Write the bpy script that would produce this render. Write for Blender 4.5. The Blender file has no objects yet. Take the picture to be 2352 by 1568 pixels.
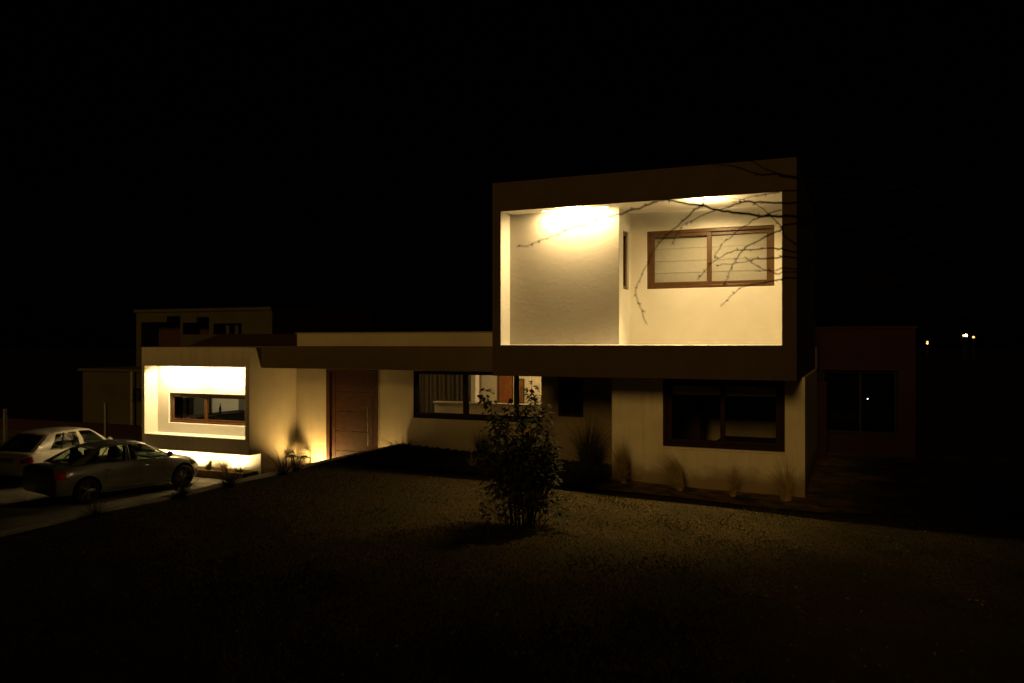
import bpy, bmesh, math, random
import numpy as np
from mathutils import Vector, Matrix
R = math.radians
random.seed(7)
SC = bpy.context.scene
COL = SC.collection

# ------------------------------------------------------------------ camera, sky, light, exposure
CX, CY, FPX = 1176.0, 786.0, 1829.0          # measured on a 2352 px wide view of the photograph
CO, SI = 0.91894, 0.39440
cam_d = bpy.data.cameras.new('camera'); cam = bpy.data.objects.new('camera', cam_d); COL.objects.link(cam)
cam.location = (0, 0, 0)
cam.rotation_euler = (R(90), 0, math.atan2(SI, CO))
cam_d.sensor_width = 36; cam_d.lens = FPX / 2352 * 36
cam_d.shift_y = 2.0 / 2352
cam_d.dof.use_dof = True; cam_d.dof.focus_distance = 16.0; cam_d.dof.aperture_fstop = .8
cam_d.clip_start = .1; cam_d.clip_end = 3000
SC.camera = cam

SUN_EL, SUN_AZ = R(16), R(3)                # low street-lamp-like key light from behind the camera, slightly right
world = bpy.data.worlds.new("World"); SC.world = world; world.use_nodes = True
wn = world.node_tree; bg = wn.nodes['Background']
sky = wn.nodes.new('ShaderNodeTexSky'); sky.sky_type = 'NISHITA'; sky.sun_disc = False
sky.sun_elevation = SUN_EL; sky.sun_rotation = math.pi - SUN_AZ
wn.links.new(sky.outputs[0], bg.inputs[0]); bg.inputs[1].default_value = 0.00002
sun_d = bpy.data.lights.new('sun', 'SUN'); sun = bpy.data.objects.new('sun', sun_d); COL.objects.link(sun)
sun_d.energy = .56; sun_d.angle = R(11); sun_d.color = (1, .56, .13)
sdir = Vector((-math.sin(SUN_AZ) * math.cos(SUN_EL), math.cos(SUN_AZ) * math.cos(SUN_EL), -math.sin(SUN_EL)))
sun.rotation_euler = sdir.to_track_quat('-Z', 'Y').to_euler()
SC.view_settings.view_transform = 'Standard'; SC.view_settings.look = 'None'
SC.view_settings.exposure = 0; SC.view_settings.gamma = 1
SC.cycles.use_denoising = True
SC.cycles.sample_clamp_indirect = 4
SC.cycles.max_bounces = 8; SC.cycles.transparent_max_bounces = 16
SC.cycles.caustics_reflective = False; SC.cycles.caustics_refractive = False
WARM = (1, .69, .295)
WARM2 = (1, .60, .17)

# ------------------------------------------------------------------ helpers
def ray(x, y):
    u = (x - CX) / FPX; v = (CY - y) / FPX
    return Vector((-SI + CO * u, CO + SI * u, v))
def at_y(x, y, Y):
    r = ray(x, y); return r * (Y / r.y)
def at_t(x, y, t):
    return ray(x, y) * t
def at_z(x, y, Z):
    r = ray(x, y); return r * (Z / r.z)

def tag(o, label=None, cat=None, group=None, kind=None):
    if label: o['label'] = label
    if cat: o['category'] = cat
    if group: o['group'] = group
    if kind: o['kind'] = kind
    return o
def empty(name, loc=(0, 0, 0), rz=0, **k):
    o = bpy.data.objects.new(name, None); COL.objects.link(o)
    o.location = loc; o.rotation_euler = (0, 0, rz); o.empty_display_size = .2
    tag(o, **k); return o

def mat(name, col, rough=.85, metal=0, noise=0, scale=6, bump=0, bscale=30, spec=.3, col2=None, emit=0, detail=6):
    m = bpy.data.materials.new(name); m.use_nodes = True
    nt = m.node_tree; p = nt.nodes['Principled BSDF']
    p.inputs['Base Color'].default_value = (*col, 1); p.inputs['Roughness'].default_value = rough
    p.inputs['Metallic'].default_value = metal; p.inputs['Specular IOR Level'].default_value = spec
    tc = nt.nodes.new('ShaderNodeTexCoord')
    if noise or col2:
        n = nt.nodes.new('ShaderNodeTexNoise'); n.inputs['Scale'].default_value = scale; n.inputs['Detail'].default_value = detail
        nt.links.new(tc.outputs['Object'], n.inputs['Vector'])
        rp = nt.nodes.new('ShaderNodeValToRGB')
        c2 = col2 or tuple(c * (1 - noise) for c in col)
        rp.color_ramp.elements[0].position = .35; rp.color_ramp.elements[1].position = .68
        rp.color_ramp.elements[0].color = (*c2, 1); rp.color_ramp.elements[1].color = (*col, 1)
        nt.links.new(n.outputs['Fac'], rp.inputs['Fac']); nt.links.new(rp.outputs['Color'], p.inputs['Base Color'])
    if bump:
        n = nt.nodes.new('ShaderNodeTexNoise'); n.inputs['Scale'].default_value = bscale; n.inputs['Detail'].default_value = 5
        nt.links.new(tc.outputs['Object'], n.inputs['Vector'])
        b = nt.nodes.new('ShaderNodeBump'); b.inputs['Strength'].default_value = bump; b.inputs['Distance'].default_value = .02
        nt.links.new(n.outputs['Fac'], b.inputs['Height']); nt.links.new(b.outputs['Normal'], p.inputs['Normal'])
    if emit:
        p.inputs['Emission Color'].default_value = (*col, 1); p.inputs['Emission Strength'].default_value = emit
    return m
def glass(name, tint=(.96, .95, .93), refl=1.0):
    m = bpy.data.materials.new(name); m.use_nodes = True; nt = m.node_tree
    for n in list(nt.nodes):
        if n.type != 'OUTPUT_MATERIAL': nt.nodes.remove(n)
    out = [n for n in nt.nodes if n.type == 'OUTPUT_MATERIAL'][0]
    t = nt.nodes.new('ShaderNodeBsdfTransparent'); t.inputs[0].default_value = (*tint, 1)
    g = nt.nodes.new('ShaderNodeBsdfGlossy'); g.inputs['Roughness'].default_value = .02
    lw = nt.nodes.new('ShaderNodeLayerWeight'); lw.inputs[0].default_value = .5
    pw = nt.nodes.new('ShaderNodeMath'); pw.operation = 'POWER'; pw.inputs[1].default_value = 5
    nt.links.new(lw.outputs['Facing'], pw.inputs[0])
    f = nt.nodes.new('ShaderNodeMath'); f.operation = 'MULTIPLY_ADD'; f.inputs[1].default_value = .9; f.inputs[2].default_value = .045
    nt.links.new(pw.outputs[0], f.inputs[0])
    mx = nt.nodes.new('ShaderNodeMixShader')
    mu = nt.nodes.new('ShaderNodeMath'); mu.operation = 'MULTIPLY'; mu.inputs[1].default_value = refl
    nt.links.new(f.outputs[0], mu.inputs[0]); nt.links.new(mu.outputs[0], mx.inputs[0])
    nt.links.new(t.outputs[0], mx.inputs[1]); nt.links.new(g.outputs[0], mx.inputs[2]); nt.links.new(mx.outputs[0], out.inputs[0])
    return m

class MB:
    def __init__(s): s.v = []; s.f = []; s.m = []
    def face(s, pts, m=0):
        b = len(s.v); s.v += [tuple(p) for p in pts]; s.f.append(tuple(range(b, b + len(pts)))); s.m.append(m)
    def add(s, vs, fs, m=0):
        b = len(s.v); s.v += [tuple(p) for p in vs]
        for f in fs: s.f.append(tuple(b + i for i in f)); s.m.append(m)
    def box(s, x0, x1, y0, y1, z0, z1, m=0, M=None):
        vs = [(x, y, z) for x in (x0, x1) for y in (y0, y1) for z in (z0, z1)]
        if M is not None: vs = [tuple(M @ Vector(v)) for v in vs]
        s.add(vs, [(0, 1, 3, 2), (4, 6, 7, 5), (0, 4, 5, 1), (2, 3, 7, 6), (0, 2, 6, 4), (1, 5, 7, 3)], m)
    def tube(s, pts, rad, n=6, m=0, cap=True):
        pts = [Vector(p) for p in pts]; k = len(pts)
        if not hasattr(rad, '__len__'): rad = [rad] * k
        b = len(s.v); nrm = None
        for i, p in enumerate(pts):
            d = (pts[min(i + 1, k - 1)] - pts[max(i - 1, 0)])
            d = d.normalized() if d.length > 1e-9 else Vector((0, 0, 1))
            if nrm is None: nrm = d.orthogonal().normalized()
            nrm = (nrm - d * nrm.dot(d)); nrm = nrm.normalized() if nrm.length > 1e-6 else d.orthogonal().normalized()
            bi = d.cross(nrm)
            for j in range(n):
                a = 2 * math.pi * j / n
                s.v.append(tuple(p + (nrm * math.cos(a) + bi * math.sin(a)) * rad[i]))
        for i in range(k - 1):
            for j in range(n):
                j2 = (j + 1) % n
                s.f.append((b + i * n + j, b + i * n + j2, b + (i + 1) * n + j2, b + (i + 1) * n + j)); s.m.append(m)
        if cap:
            s.f.append(tuple(b + j for j in range(n))[::-1]); s.m.append(m)
            s.f.append(tuple(b + (k - 1) * n + j for j in range(n))); s.m.append(m)
    def lathe(s, prof, n=24, c=(0, 0, 0), axis='z', m=0):
        b = len(s.v)
        for (r, h) in prof:
            for j in range(n):
                a = 2 * math.pi * j / n
                x, y = r * math.cos(a), r * math.sin(a)
                p = (x, y, h) if axis == 'z' else (x, h, y)
                s.v.append((p[0] + c[0], p[1] + c[1], p[2] + c[2]))
        for i in range(len(prof) - 1):
            for j in range(n):
                j2 = (j + 1) % n
                s.f.append((b + i * n + j, b + i * n + j2, b + (i + 1) * n + j2, b + (i + 1) * n + j)); s.m.append(m)
    def vox(s, xs, ys, zs, solid, mf=None):
        """boundary faces of the solid cells of a rectilinear grid"""
        xs, ys, zs = sorted(set(xs)), sorted(set(ys)), sorted(set(zs))
        nx, ny, nz = len(xs) - 1, len(ys) - 1, len(zs) - 1
        S = lambda i, j, k: 0 <= i < nx and 0 <= j < ny and 0 <= k < nz and solid((xs[i] + xs[i + 1]) / 2, (ys[j] + ys[j + 1]) / 2, (zs[k] + zs[k + 1]) / 2)
        G = {(i, j, k): S(i, j, k) for i in range(-1, nx + 1) for j in range(-1, ny + 1) for k in range(-1, nz + 1)}
        vid = {}
        def V(i, j, k):
            if (i, j, k) not in vid: vid[(i, j, k)] = len(s.v); s.v.append((xs[i], ys[j], zs[k]))
            return vid[(i, j, k)]
        for i in range(nx):
            for j in range(ny):
                for k in range(nz):
                    if not G[(i, j, k)]: continue
                    for d, q in (((-1, 0, 0), [(0, 0, 0), (0, 0, 1), (0, 1, 1), (0, 1, 0)]), ((1, 0, 0), [(1, 0, 0), (1, 1, 0), (1, 1, 1), (1, 0, 1)]),
                                 ((0, -1, 0), [(0, 0, 0), (1, 0, 0), (1, 0, 1), (0, 0, 1)]), ((0, 1, 0), [(0, 1, 0), (0, 1, 1), (1, 1, 1), (1, 1, 0)]),
                                 ((0, 0, -1), [(0, 0, 0), (0, 1, 0), (1, 1, 0), (1, 0, 0)]), ((0, 0, 1), [(0, 0, 1), (1, 0, 1), (1, 1, 1), (0, 1, 1)])):
                        if G[(i + d[0], j + d[1], k + d[2])]: continue
                        s.f.append(tuple(V(i + a, j + b, k + c) for a, b, c in q))
                        c = ((xs[i] + xs[i + 1]) / 2 + d[0] * (xs[i + 1] - xs[i]) / 2, (ys[j] + ys[j + 1]) / 2 + d[1] * (ys[j + 1] - ys[j]) / 2, (zs[k] + zs[k + 1]) / 2 + d[2] * (zs[k + 1] - zs[k]) / 2)
                        s.m.append(mf(c, d) if mf else 0)
    def build(s, name, mats, parent=None, smooth=False, bevel=0, angle=40, **k):
        me = bpy.data.meshes.new(name); me.from_pydata(s.v, [], s.f)
        if not isinstance(mats, (list, tuple)): mats = [mats]
        for m in mats: me.materials.append(m)
        me.polygons.foreach_set('material_index', s.m)
        if smooth:
            me.polygons.foreach_set('use_smooth', [True] * len(me.polygons))
            try: me.set_sharp_from_angle(angle=R(angle))
            except Exception: pass
        me.update()
        o = bpy.data.objects.new(name, me); COL.objects.link(o)
        if parent: o.parent = parent
        if bevel:
            b = o.modifiers.new('bevel', 'BEVEL'); b.width = bevel; b.segments = 2; b.limit_method = 'ANGLE'
        tag(o, **k); return o

def inb(v, a, b): return a < v < b

# ------------------------------------------------------------------ materials
M = {}
M['taupe'] = mat('taupe_render', (.056, .037, .027), .9, noise=.12, scale=3, bump=.25, bscale=45)
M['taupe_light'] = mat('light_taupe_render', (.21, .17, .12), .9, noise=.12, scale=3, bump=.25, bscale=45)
M['fascia'] = mat('fascia_render', (.105, .080, .052), .9, noise=.15, scale=2, bump=.25, bscale=45)
M['wing'] = mat('wing_render', (.60, .54, .42), .9, noise=.12, scale=2, bump=.25, bscale=45)
M['white'] = mat('white_render', (.74, .72, .66), .85, noise=.05, scale=2.5, bump=.12, bscale=60)
M['white_dirty'] = mat('white_wall_paint', (.62, .58, .50), .9, noise=.14, scale=2.2, bump=.25, bscale=35)
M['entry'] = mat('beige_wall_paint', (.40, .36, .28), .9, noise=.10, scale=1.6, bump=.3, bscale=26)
M['ceil'] = mat('white_soffit', (.78, .76, .70), .8)
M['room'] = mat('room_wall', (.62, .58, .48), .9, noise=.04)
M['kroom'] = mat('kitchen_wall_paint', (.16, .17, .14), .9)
M['roomfloor'] = mat('room_floor', (.12, .09, .06), .5, noise=.3)
M['frame'] = mat('brown_frame', (.082, .034, .008), .38, noise=.35, scale=25, spec=.5)
M['framedark'] = mat('dark_frame', (.014, .010, .008), .6, noise=.2, spec=.1)
M['framered'] = mat('dark_brown_frame', (.020, .007, .004), .6, noise=.3, scale=20, spec=.1)
M['wood'] = mat('door_wood', (.052, .016, .006), .6, noise=.5, scale=9, bump=.15, bscale=50)
M['steel'] = mat('brushed_steel', (.6, .58, .55), .3, metal=1)
M['glass'] = glass('window_glass')
M['glassdark'] = glass('tinted_window_glass', (.55, .6, .58))
M['black'] = mat('black_metal', (.012, .012, .012), .55)
M['rubber'] = mat('rubber', (.012, .012, .012), .8)
M['blind'] = mat('blind_fabric', (.46, .47, .45), .95, noise=.06, scale=14, bump=.35, bscale=7)
M['blinddim'] = mat('roller_blind_fabric', (.42, .40, .28), .95)
M['curtain'] = mat('grey_curtain', (.12, .10, .075), .95, noise=.2, scale=20)
M['concrete'] = mat('driveway_concrete', (.15, .14, .11), .9, spec=.1, noise=.45, scale=1.2, bump=.3, bscale=40)
M['kerb'] = mat('kerb_concrete', (.30, .27, .22), .9, noise=.3, scale=4, bump=.3, bscale=30)
M['soil'] = mat('soil', (.045, .034, .022), 1, spec=0, noise=.5, scale=8, bump=.8, bscale=30)
M['shadesoil'] = mat('shade_dark_soil', (.018, .015, .010), 1, spec=0, noise=.5, scale=8, bump=.8, bscale=30)  # soil tone darkened to stand in for shade
M['earth'] = mat('far_ground', (.018, .016, .011), 1, spec=0, noise=.4, scale=.2)
M['bark'] = mat('bark', (.010, .007, .005), 1, spec=.02, noise=.4, scale=20, bump=.5, bscale=60)
M['leaf'] = mat('shrub_leaf', (.040, .042, .015), .75, noise=.5, scale=7, spec=.15)
M['leafshade'] = mat('shade_dark_leaf', (.012, .018, .010), .8, noise=.4, scale=6)
M['canopy'] = mat('canopy_leaf', (.05, .08, .025), .7, noise=.5, scale=3)
M['tuft'] = mat('ornamental_grass', (.40, .30, .14), .8, noise=.4, scale=9)
M['tuftdark'] = mat('dark_ornamental_grass', (.035, .03, .018), .9, noise=.4, scale=9)
M['tuftgreen'] = mat('green_ornamental_grass', (.13, .15, .03), .8, noise=.4, scale=9)
M['slats'] = mat('planter_timber', (.24, .15, .06), .8, noise=.4, scale=12, bump=.3)
M['neigh'] = mat('neighbour_render', (.06, .054, .032), .95, noise=.25, scale=.8, bump=.2)
M['neighred'] = mat('neighbour_brown_render', (.026, .009, .008), .95, noise=.25, scale=.8)
M['rooftile'] = mat('roof_tile', (.05, .022, .016), .9, noise=.3, scale=5)
M['dark'] = mat('dark_recess', (.012, .012, .012), .9)
M['lens'] = mat('lamp_lens', (1, .78, .42), .3, emit=18)
M['lensoft'] = mat('soft_lamp_lens', (1, .74, .36), .3, emit=6)
M['town'] = mat('town_lamp_glass', (1, .62, .16), .3, emit=4.5)
M['townw'] = mat('bright_town_lamp_glass', (1, .85, .62), .3, emit=16)
M['redl'] = mat('tail_lamp', (.35, .01, .01), .12, spec=.6)
M['chrome'] = mat('chrome', (.7, .7, .7), .12, metal=1)
M['rim'] = mat('alloy', (.16, .16, .15), .4, metal=1)
M['int'] = mat('car_interior', (.012, .012, .012), .8)
M['carglass'] = glass('car_glass', (.62, .70, .60), .9)
M['carglass2'] = glass('car_tinted_glass', (.22, .24, .2), 1.3)
def carpaint(name, c, metal=.3, rough=.33):
    m = mat(name, c, rough, metal=metal, spec=.5)
    p = m.node_tree.nodes['Principled BSDF']
    p.inputs['Coat Weight'].default_value = .8; p.inputs['Coat Roughness'].default_value = .03
    return m
M['grey'] = carpaint('grey_car_paint', (.12, .115, .10), .15, .4)
M['wcar'] = carpaint('white_car_paint', (.62, .58, .48), 0, .4)

def splash(m, z0, h):
    nt = m.node_tree; p = nt.nodes['Principled BSDF']; src = p.inputs['Base Color'].links[0].from_socket
    g = nt.nodes.new('ShaderNodeNewGeometry'); sp = nt.nodes.new('ShaderNodeSeparateXYZ'); nt.links.new(g.outputs['Position'], sp.inputs[0])
    n = nt.nodes.new('ShaderNodeTexNoise'); n.inputs['Scale'].default_value = 2.2; n.inputs['Detail'].default_value = 8; n.inputs['Roughness'].default_value = .7
    nt.links.new(g.outputs['Position'], n.inputs['Vector'])
    a = nt.nodes.new('ShaderNodeMath'); a.operation = 'MULTIPLY_ADD'; a.inputs[1].default_value = h * 1.6; a.inputs[2].default_value = z0 - h * .35; nt.links.new(n.outputs['Fac'], a.inputs[0])
    d = nt.nodes.new('ShaderNodeMath'); d.operation = 'SUBTRACT'; nt.links.new(a.outputs[0], d.inputs[0]); nt.links.new(sp.outputs['Z'], d.inputs[1])
    r = nt.nodes.new('ShaderNodeMapRange'); r.inputs[1].default_value = -.15; r.inputs[2].default_value = .22; r.inputs[4].default_value = .8; nt.links.new(d.outputs[0], r.inputs[0])
    x = nt.nodes.new('ShaderNodeMix'); x.data_type = 'RGBA'; nt.links.new(r.outputs[0], x.inputs[0]); nt.links.new(src, x.inputs[6]); x.inputs[7].default_value = (.16, .105, .06, 1)
    # faint run marks
    mp = nt.nodes.new('ShaderNodeMapping'); mp.inputs['Scale'].default_value = (5, 5, .35); nt.links.new(g.outputs['Position'], mp.inputs[0])
    n2 = nt.nodes.new('ShaderNodeTexNoise'); n2.inputs['Scale'].default_value = 1.6; n2.inputs['Detail'].default_value = 6; nt.links.new(mp.outputs[0], n2.inputs['Vector'])
    r2 = nt.nodes.new('ShaderNodeMapRange'); r2.inputs[1].default_value = .5; r2.inputs[2].default_value = .75; r2.inputs[4].default_value = .35; nt.links.new(n2.outputs['Fac'], r2.inputs[0])
    y = nt.nodes.new('ShaderNodeMix'); y.data_type = 'RGBA'; nt.links.new(r2.outputs[0], y.inputs[0]); nt.links.new(x.outputs[2], y.inputs[6]); y.inputs[7].default_value = (.34, .27, .18, 1)
    nt.links.new(y.outputs[2], p.inputs['Base Color'])
splash(M['white_dirty'], -3.05, .45); splash(M['entry'], -3.9, .25); splash(M['wing'], -3.3, .12)

# troweled plaster: relief that only shows under grazing light
def plaster():
    m = mat('trowelled_plaster', (.33, .31, .275), .92)
    nt = m.node_tree; p = nt.nodes['Principled BSDF']; tc = [n for n in nt.nodes if n.type == 'TEX_COORD'][0]
    mp = nt.nodes.new('ShaderNodeMapping'); mp.inputs['Scale'].default_value = (1.6, 1, 2.8); mp.inputs['Rotation'].default_value = (0, R(28), 0)
    nt.links.new(tc.outputs['Object'], mp.inputs[0])
    n1 = nt.nodes.new('ShaderNodeTexNoise'); n1.inputs['Scale'].default_value = 2.6; n1.inputs['Detail'].default_value = 7; n1.inputs['Distortion'].default_value = 1.3
    n1.inputs['Roughness'].default_value = .55
    nt.links.new(mp.outputs[0], n1.inputs['Vector'])
    rp = nt.nodes.new('ShaderNodeValToRGB'); rp.color_ramp.elements[0].position = .46; rp.color_ramp.elements[1].position = .62
    nt.links.new(n1.outputs['Fac'], rp.inputs[0])
    b = nt.nodes.new('ShaderNodeBump'); b.inputs['Strength'].default_value = .07; b.inputs['Distance'].default_value = .02
    nt.links.new(rp.outputs[0], b.inputs['Height'])
    n2 = nt.nodes.new('ShaderNodeTexNoise'); n2.inputs['Scale'].default_value = 40; n2.inputs['Detail'].default_value = 4
    nt.links.new(tc.outputs['Object'], n2.inputs['Vector'])
    b2 = nt.nodes.new('ShaderNodeBump'); b2.inputs['Strength'].default_value = .12; b2.inputs['Distance'].default_value = .01
    nt.links.new(n2.outputs['Fac'], b2.inputs['Height']); nt.links.new(b.outputs[0], b2.inputs['Normal'])
    nt.links.new(b2.outputs[0], p.inputs['Normal'])
    return m
M['plaster'] = plaster()

def lawnmat():
    m = mat('dry_lawn', (.15, .115, .05), 1, spec=0)
    nt = m.node_tree; p = nt.nodes['Principled BSDF']; tc = [n for n in nt.nodes if n.type == 'TEX_COORD'][0]
    def nz(sc, de, lo, hi):
        n = nt.nodes.new('ShaderNodeTexNoise'); n.inputs['Scale'].default_value = sc; n.inputs['Detail'].default_value = de
        nt.links.new(tc.outputs['Object'], n.inputs['Vector'])
        r = nt.nodes.new('ShaderNodeMapRange'); r.inputs[1].default_value = lo; r.inputs[2].default_value = hi
        nt.links.new(n.outputs['Fac'], r.inputs[0]); return r.outputs[0], n
    def mix(f, a, b):
        x = nt.nodes.new('ShaderNodeMix'); x.data_type = 'RGBA'; nt.links.new(f, x.inputs[0])
        for i, c in ((6, a), (7, b)):
            if isinstance(c, tuple): x.inputs[i].default_value = (*c, 1)
            else: nt.links.new(c, x.inputs[i])
        return x.outputs[2]
    f1, _ = nz(.7, 4, .45, .6); f2, _ = nz(6, 5, .42, .62); f3, n3 = nz(45, 3, .35, .7)
    a = mix(f1, (.078, .055, .021), (.026, .030, .012))
    b = mix(f2, a, (.046, .030, .014))
    c = mix(f3, (.05, .04, .018), b)
    nt.links.new(c, p.inputs['Base Color'])
    bp = nt.nodes.new('ShaderNodeBump'); bp.inputs['Strength'].default_value = .9; bp.inputs['Distance'].default_value = .04
    nt.links.new(n3.outputs['Fac'], bp.inputs['Height']); nt.links.new(bp.outputs[0], p.inputs['Normal'])
    return m
M['lawn'] = lawnmat()

GZ = -3.90                                    # driveway level (the lens is at z = 0)
LX = -11.87                                   # left edge of the raised lawn
def lawn_z(x, y):
    s = min(max((y - 6) / 11, 0), 1); s = s * s * (3 - 2 * s)
    return -2.93 - .03 * min(max(x + 12, 0), 14) * s + .025 * math.sin(x * .9 + 1.3 * y) * math.sin(.7 * y + .5 * x)

# ------------------------------------------------------------------ ground
m = MB(); m.face([(-900, -900, -4.3), (900, -900, -4.3), (900, 900, -4.3), (-900, 900, -4.3)])
m.build('ground', M['earth'], kind='structure')
m = MB(); m.box(-40, LX - .16, -14, 26, -4.29, GZ)
m.build('driveway', M['concrete'], kind='structure')
def bow(x):                                    # the lawn edge swings away from the camera past the house corner
    t = max(x + 1.6, 0); return min(.09 * t * t if t < 2 else .36 + .36 * (t - 2), 5)
def terrain(name, x0, x1, y0, y1, nx, ny, dz, mt, skirt=-4.29):
    m = MB(); g = {}
    for i in range(nx + 1):
        for j in range(ny + 1):
            x = x0 + (x1 - x0) * i / nx; y = y0 + (y1 - y0) * j / ny
            y += bow(x) * min(max((y - 9) / 7.2, 0), 1)
            g[i, j] = len(m.v); m.v.append((x, y, lawn_z(x, y) + dz))
    for i in range(nx):
        for j in range(ny): m.f.append((g[i, j], g[i + 1, j], g[i + 1, j + 1], g[i, j + 1])); m.m.append(0)
    edge = [(i, 0) for i in range(nx + 1)] + [(nx, j) for j in range(1, ny + 1)] + [(i, ny) for i in range(nx - 1, -1, -1)] + [(0, j) for j in range(ny - 1, 0, -1)]
    b = len(m.v)
    for e in edge: p = m.v[g[e]]; m.v.append((p[0], p[1], skirt))
    for q in range(len(edge)):
        r = (q + 1) % len(edge); m.f.append((g[edge[q]], b + q, b + r, g[edge[r]])); m.m.append(0)
    return m.build(name, mt, smooth=True, angle=50, kind='structure')
terrain('lawn', LX, 34, -12, 16.22, 92, 60, 0, M['lawn'])
terrain('shade_dark_bed', LX, -5.30, 16.62, 19.9, 20, 12, -.03, M['shadesoil'])  # shadow over this ground painted as near-black soil
M['litsoil'] = mat('lit_painted_soil', (.25, .175, .09), 1, spec=0, noise=.55, scale=3.5, bump=.8, bscale=30)  # pale tone paints the light falling on the strip by the house
def patchy():                                  # painted light on the strip fades to dark soil along a ragged border
    nt = M['litsoil'].node_tree; p = nt.nodes['Principled BSDF']; src = p.inputs['Base Color'].links[0].from_socket
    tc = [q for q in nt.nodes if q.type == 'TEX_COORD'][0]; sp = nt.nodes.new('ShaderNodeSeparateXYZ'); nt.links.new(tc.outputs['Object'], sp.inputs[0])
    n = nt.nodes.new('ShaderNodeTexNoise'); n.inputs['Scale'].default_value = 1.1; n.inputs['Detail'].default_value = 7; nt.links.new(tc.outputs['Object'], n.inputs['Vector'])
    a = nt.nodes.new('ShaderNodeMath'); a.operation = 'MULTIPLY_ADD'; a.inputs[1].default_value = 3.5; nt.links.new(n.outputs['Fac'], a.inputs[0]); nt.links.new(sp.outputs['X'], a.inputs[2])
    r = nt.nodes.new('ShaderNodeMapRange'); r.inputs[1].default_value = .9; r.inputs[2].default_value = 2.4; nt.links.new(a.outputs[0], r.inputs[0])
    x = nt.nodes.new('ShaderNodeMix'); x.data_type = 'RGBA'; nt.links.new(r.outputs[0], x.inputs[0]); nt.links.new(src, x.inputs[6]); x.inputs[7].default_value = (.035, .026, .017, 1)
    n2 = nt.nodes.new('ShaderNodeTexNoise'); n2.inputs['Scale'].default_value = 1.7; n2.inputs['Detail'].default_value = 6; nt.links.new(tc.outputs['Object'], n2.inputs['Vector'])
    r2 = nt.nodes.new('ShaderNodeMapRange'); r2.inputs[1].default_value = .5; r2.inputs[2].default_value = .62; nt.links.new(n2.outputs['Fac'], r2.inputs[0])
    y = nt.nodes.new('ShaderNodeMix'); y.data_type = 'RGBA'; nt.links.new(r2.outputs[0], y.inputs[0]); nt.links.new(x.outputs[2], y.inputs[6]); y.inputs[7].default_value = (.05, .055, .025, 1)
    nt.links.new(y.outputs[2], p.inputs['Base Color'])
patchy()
terrain('lit_soil_strip', -5.29, 34, 16.62, 26, 70, 20, -.03, M['litsoil'])  # soil strip with its light put into the colour
terrain('trench_bank', LX, 34, 16.54, 16.615, 90, 1, -.028, M['shadesoil'])
terrain('trench', LX, 34, 16.22, 16.54, 90, 1, -.42, M['shadesoil'])
# retaining wall with a concrete kerb holding the lawn
rw = empty('retaining_wall', (LX - .08, 4, GZ), label='low concrete retaining wall along the lawn edge beside the driveway', cat='wall')
m = MB(); m.box(-.08, .075, -16, 15.9, -.38, .93); m.build('wall_body', M['kerb'], rw)
m = MB(); m.box(-.10, .12, -16, 15.9, .93, 1.0); m.build('coping', M['kerb'], rw, bevel=.01)

# ------------------------------------------------------------------ the house
house = empty('house', (-10, 20, GZ), label='modern flat roofed house with a lit box shaped upper storey and glowing recesses', cat='house')
HO = Vector((-10, 20, GZ))
def hb(m, name, mats, parent=house, **k):
    m.v = [(x - HO.x, y - HO.y, z - HO.z) for x, y, z in m.v]
    return m.build(name, mats, parent, **k)
ZC = -.73
# upper storey: one solid with the terrace recess and two window pockets cut in
VX0, VX1, VY0, VY1, VZ0, VZ1 = -7.39, -1.0, 16.1, 24.0, ZC, 3.53
OX0, OX1, OZ0, OZ1 = -7.18, -1.27, -.045, 2.885
GY, RY, FX = 16.60, 17.50, -4.62
UW = (-4.24, -1.53, 1.175, 2.46)              # upper window
SW = (16.92, 17.40, 1.16, 2.44)               # slot window in the fin (y0,y1,z0,z1)
def up_solid(x, y, z):
    if inb(z, OZ0, OZ1):
        if inb(x, OX0, FX) and y < GY: return False
        if inb(x, FX, OX1) and y < RY: return False
        if inb(x, UW[0], UW[1]) and inb(z, UW[2], UW[3]) and y < RY + .30: return False
        if inb(y, SW[0], SW[1]) and inb(z, SW[2], SW[3]) and inb(x, FX - .2, FX): return False
    return True
def up_mat(c, d):
    x, y, z = c
    if inb(x, OX0 - .01, OX1 + .01) and inb(z, OZ0 - .01, OZ1 + .01) and y > VY0 + .01 and y < VY1 - .5:
        if d == (0, -1, 0) and abs(y - GY) < .02: return 2
        return 1
    return 0
m = MB(); m.vox([VX0, OX0, FX - .2, FX, UW[0], UW[1], OX1, VX1], [VY0, GY, SW[0], SW[1], RY, RY + .3, VY1],
                [VZ0, OZ0, SW[2], UW[2], SW[3], UW[3], OZ1, VZ1], up_solid, up_mat)
hb(m, 'upper_storey', [M['taupe'], M['white'], M['plaster']], bevel=.012)

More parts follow.
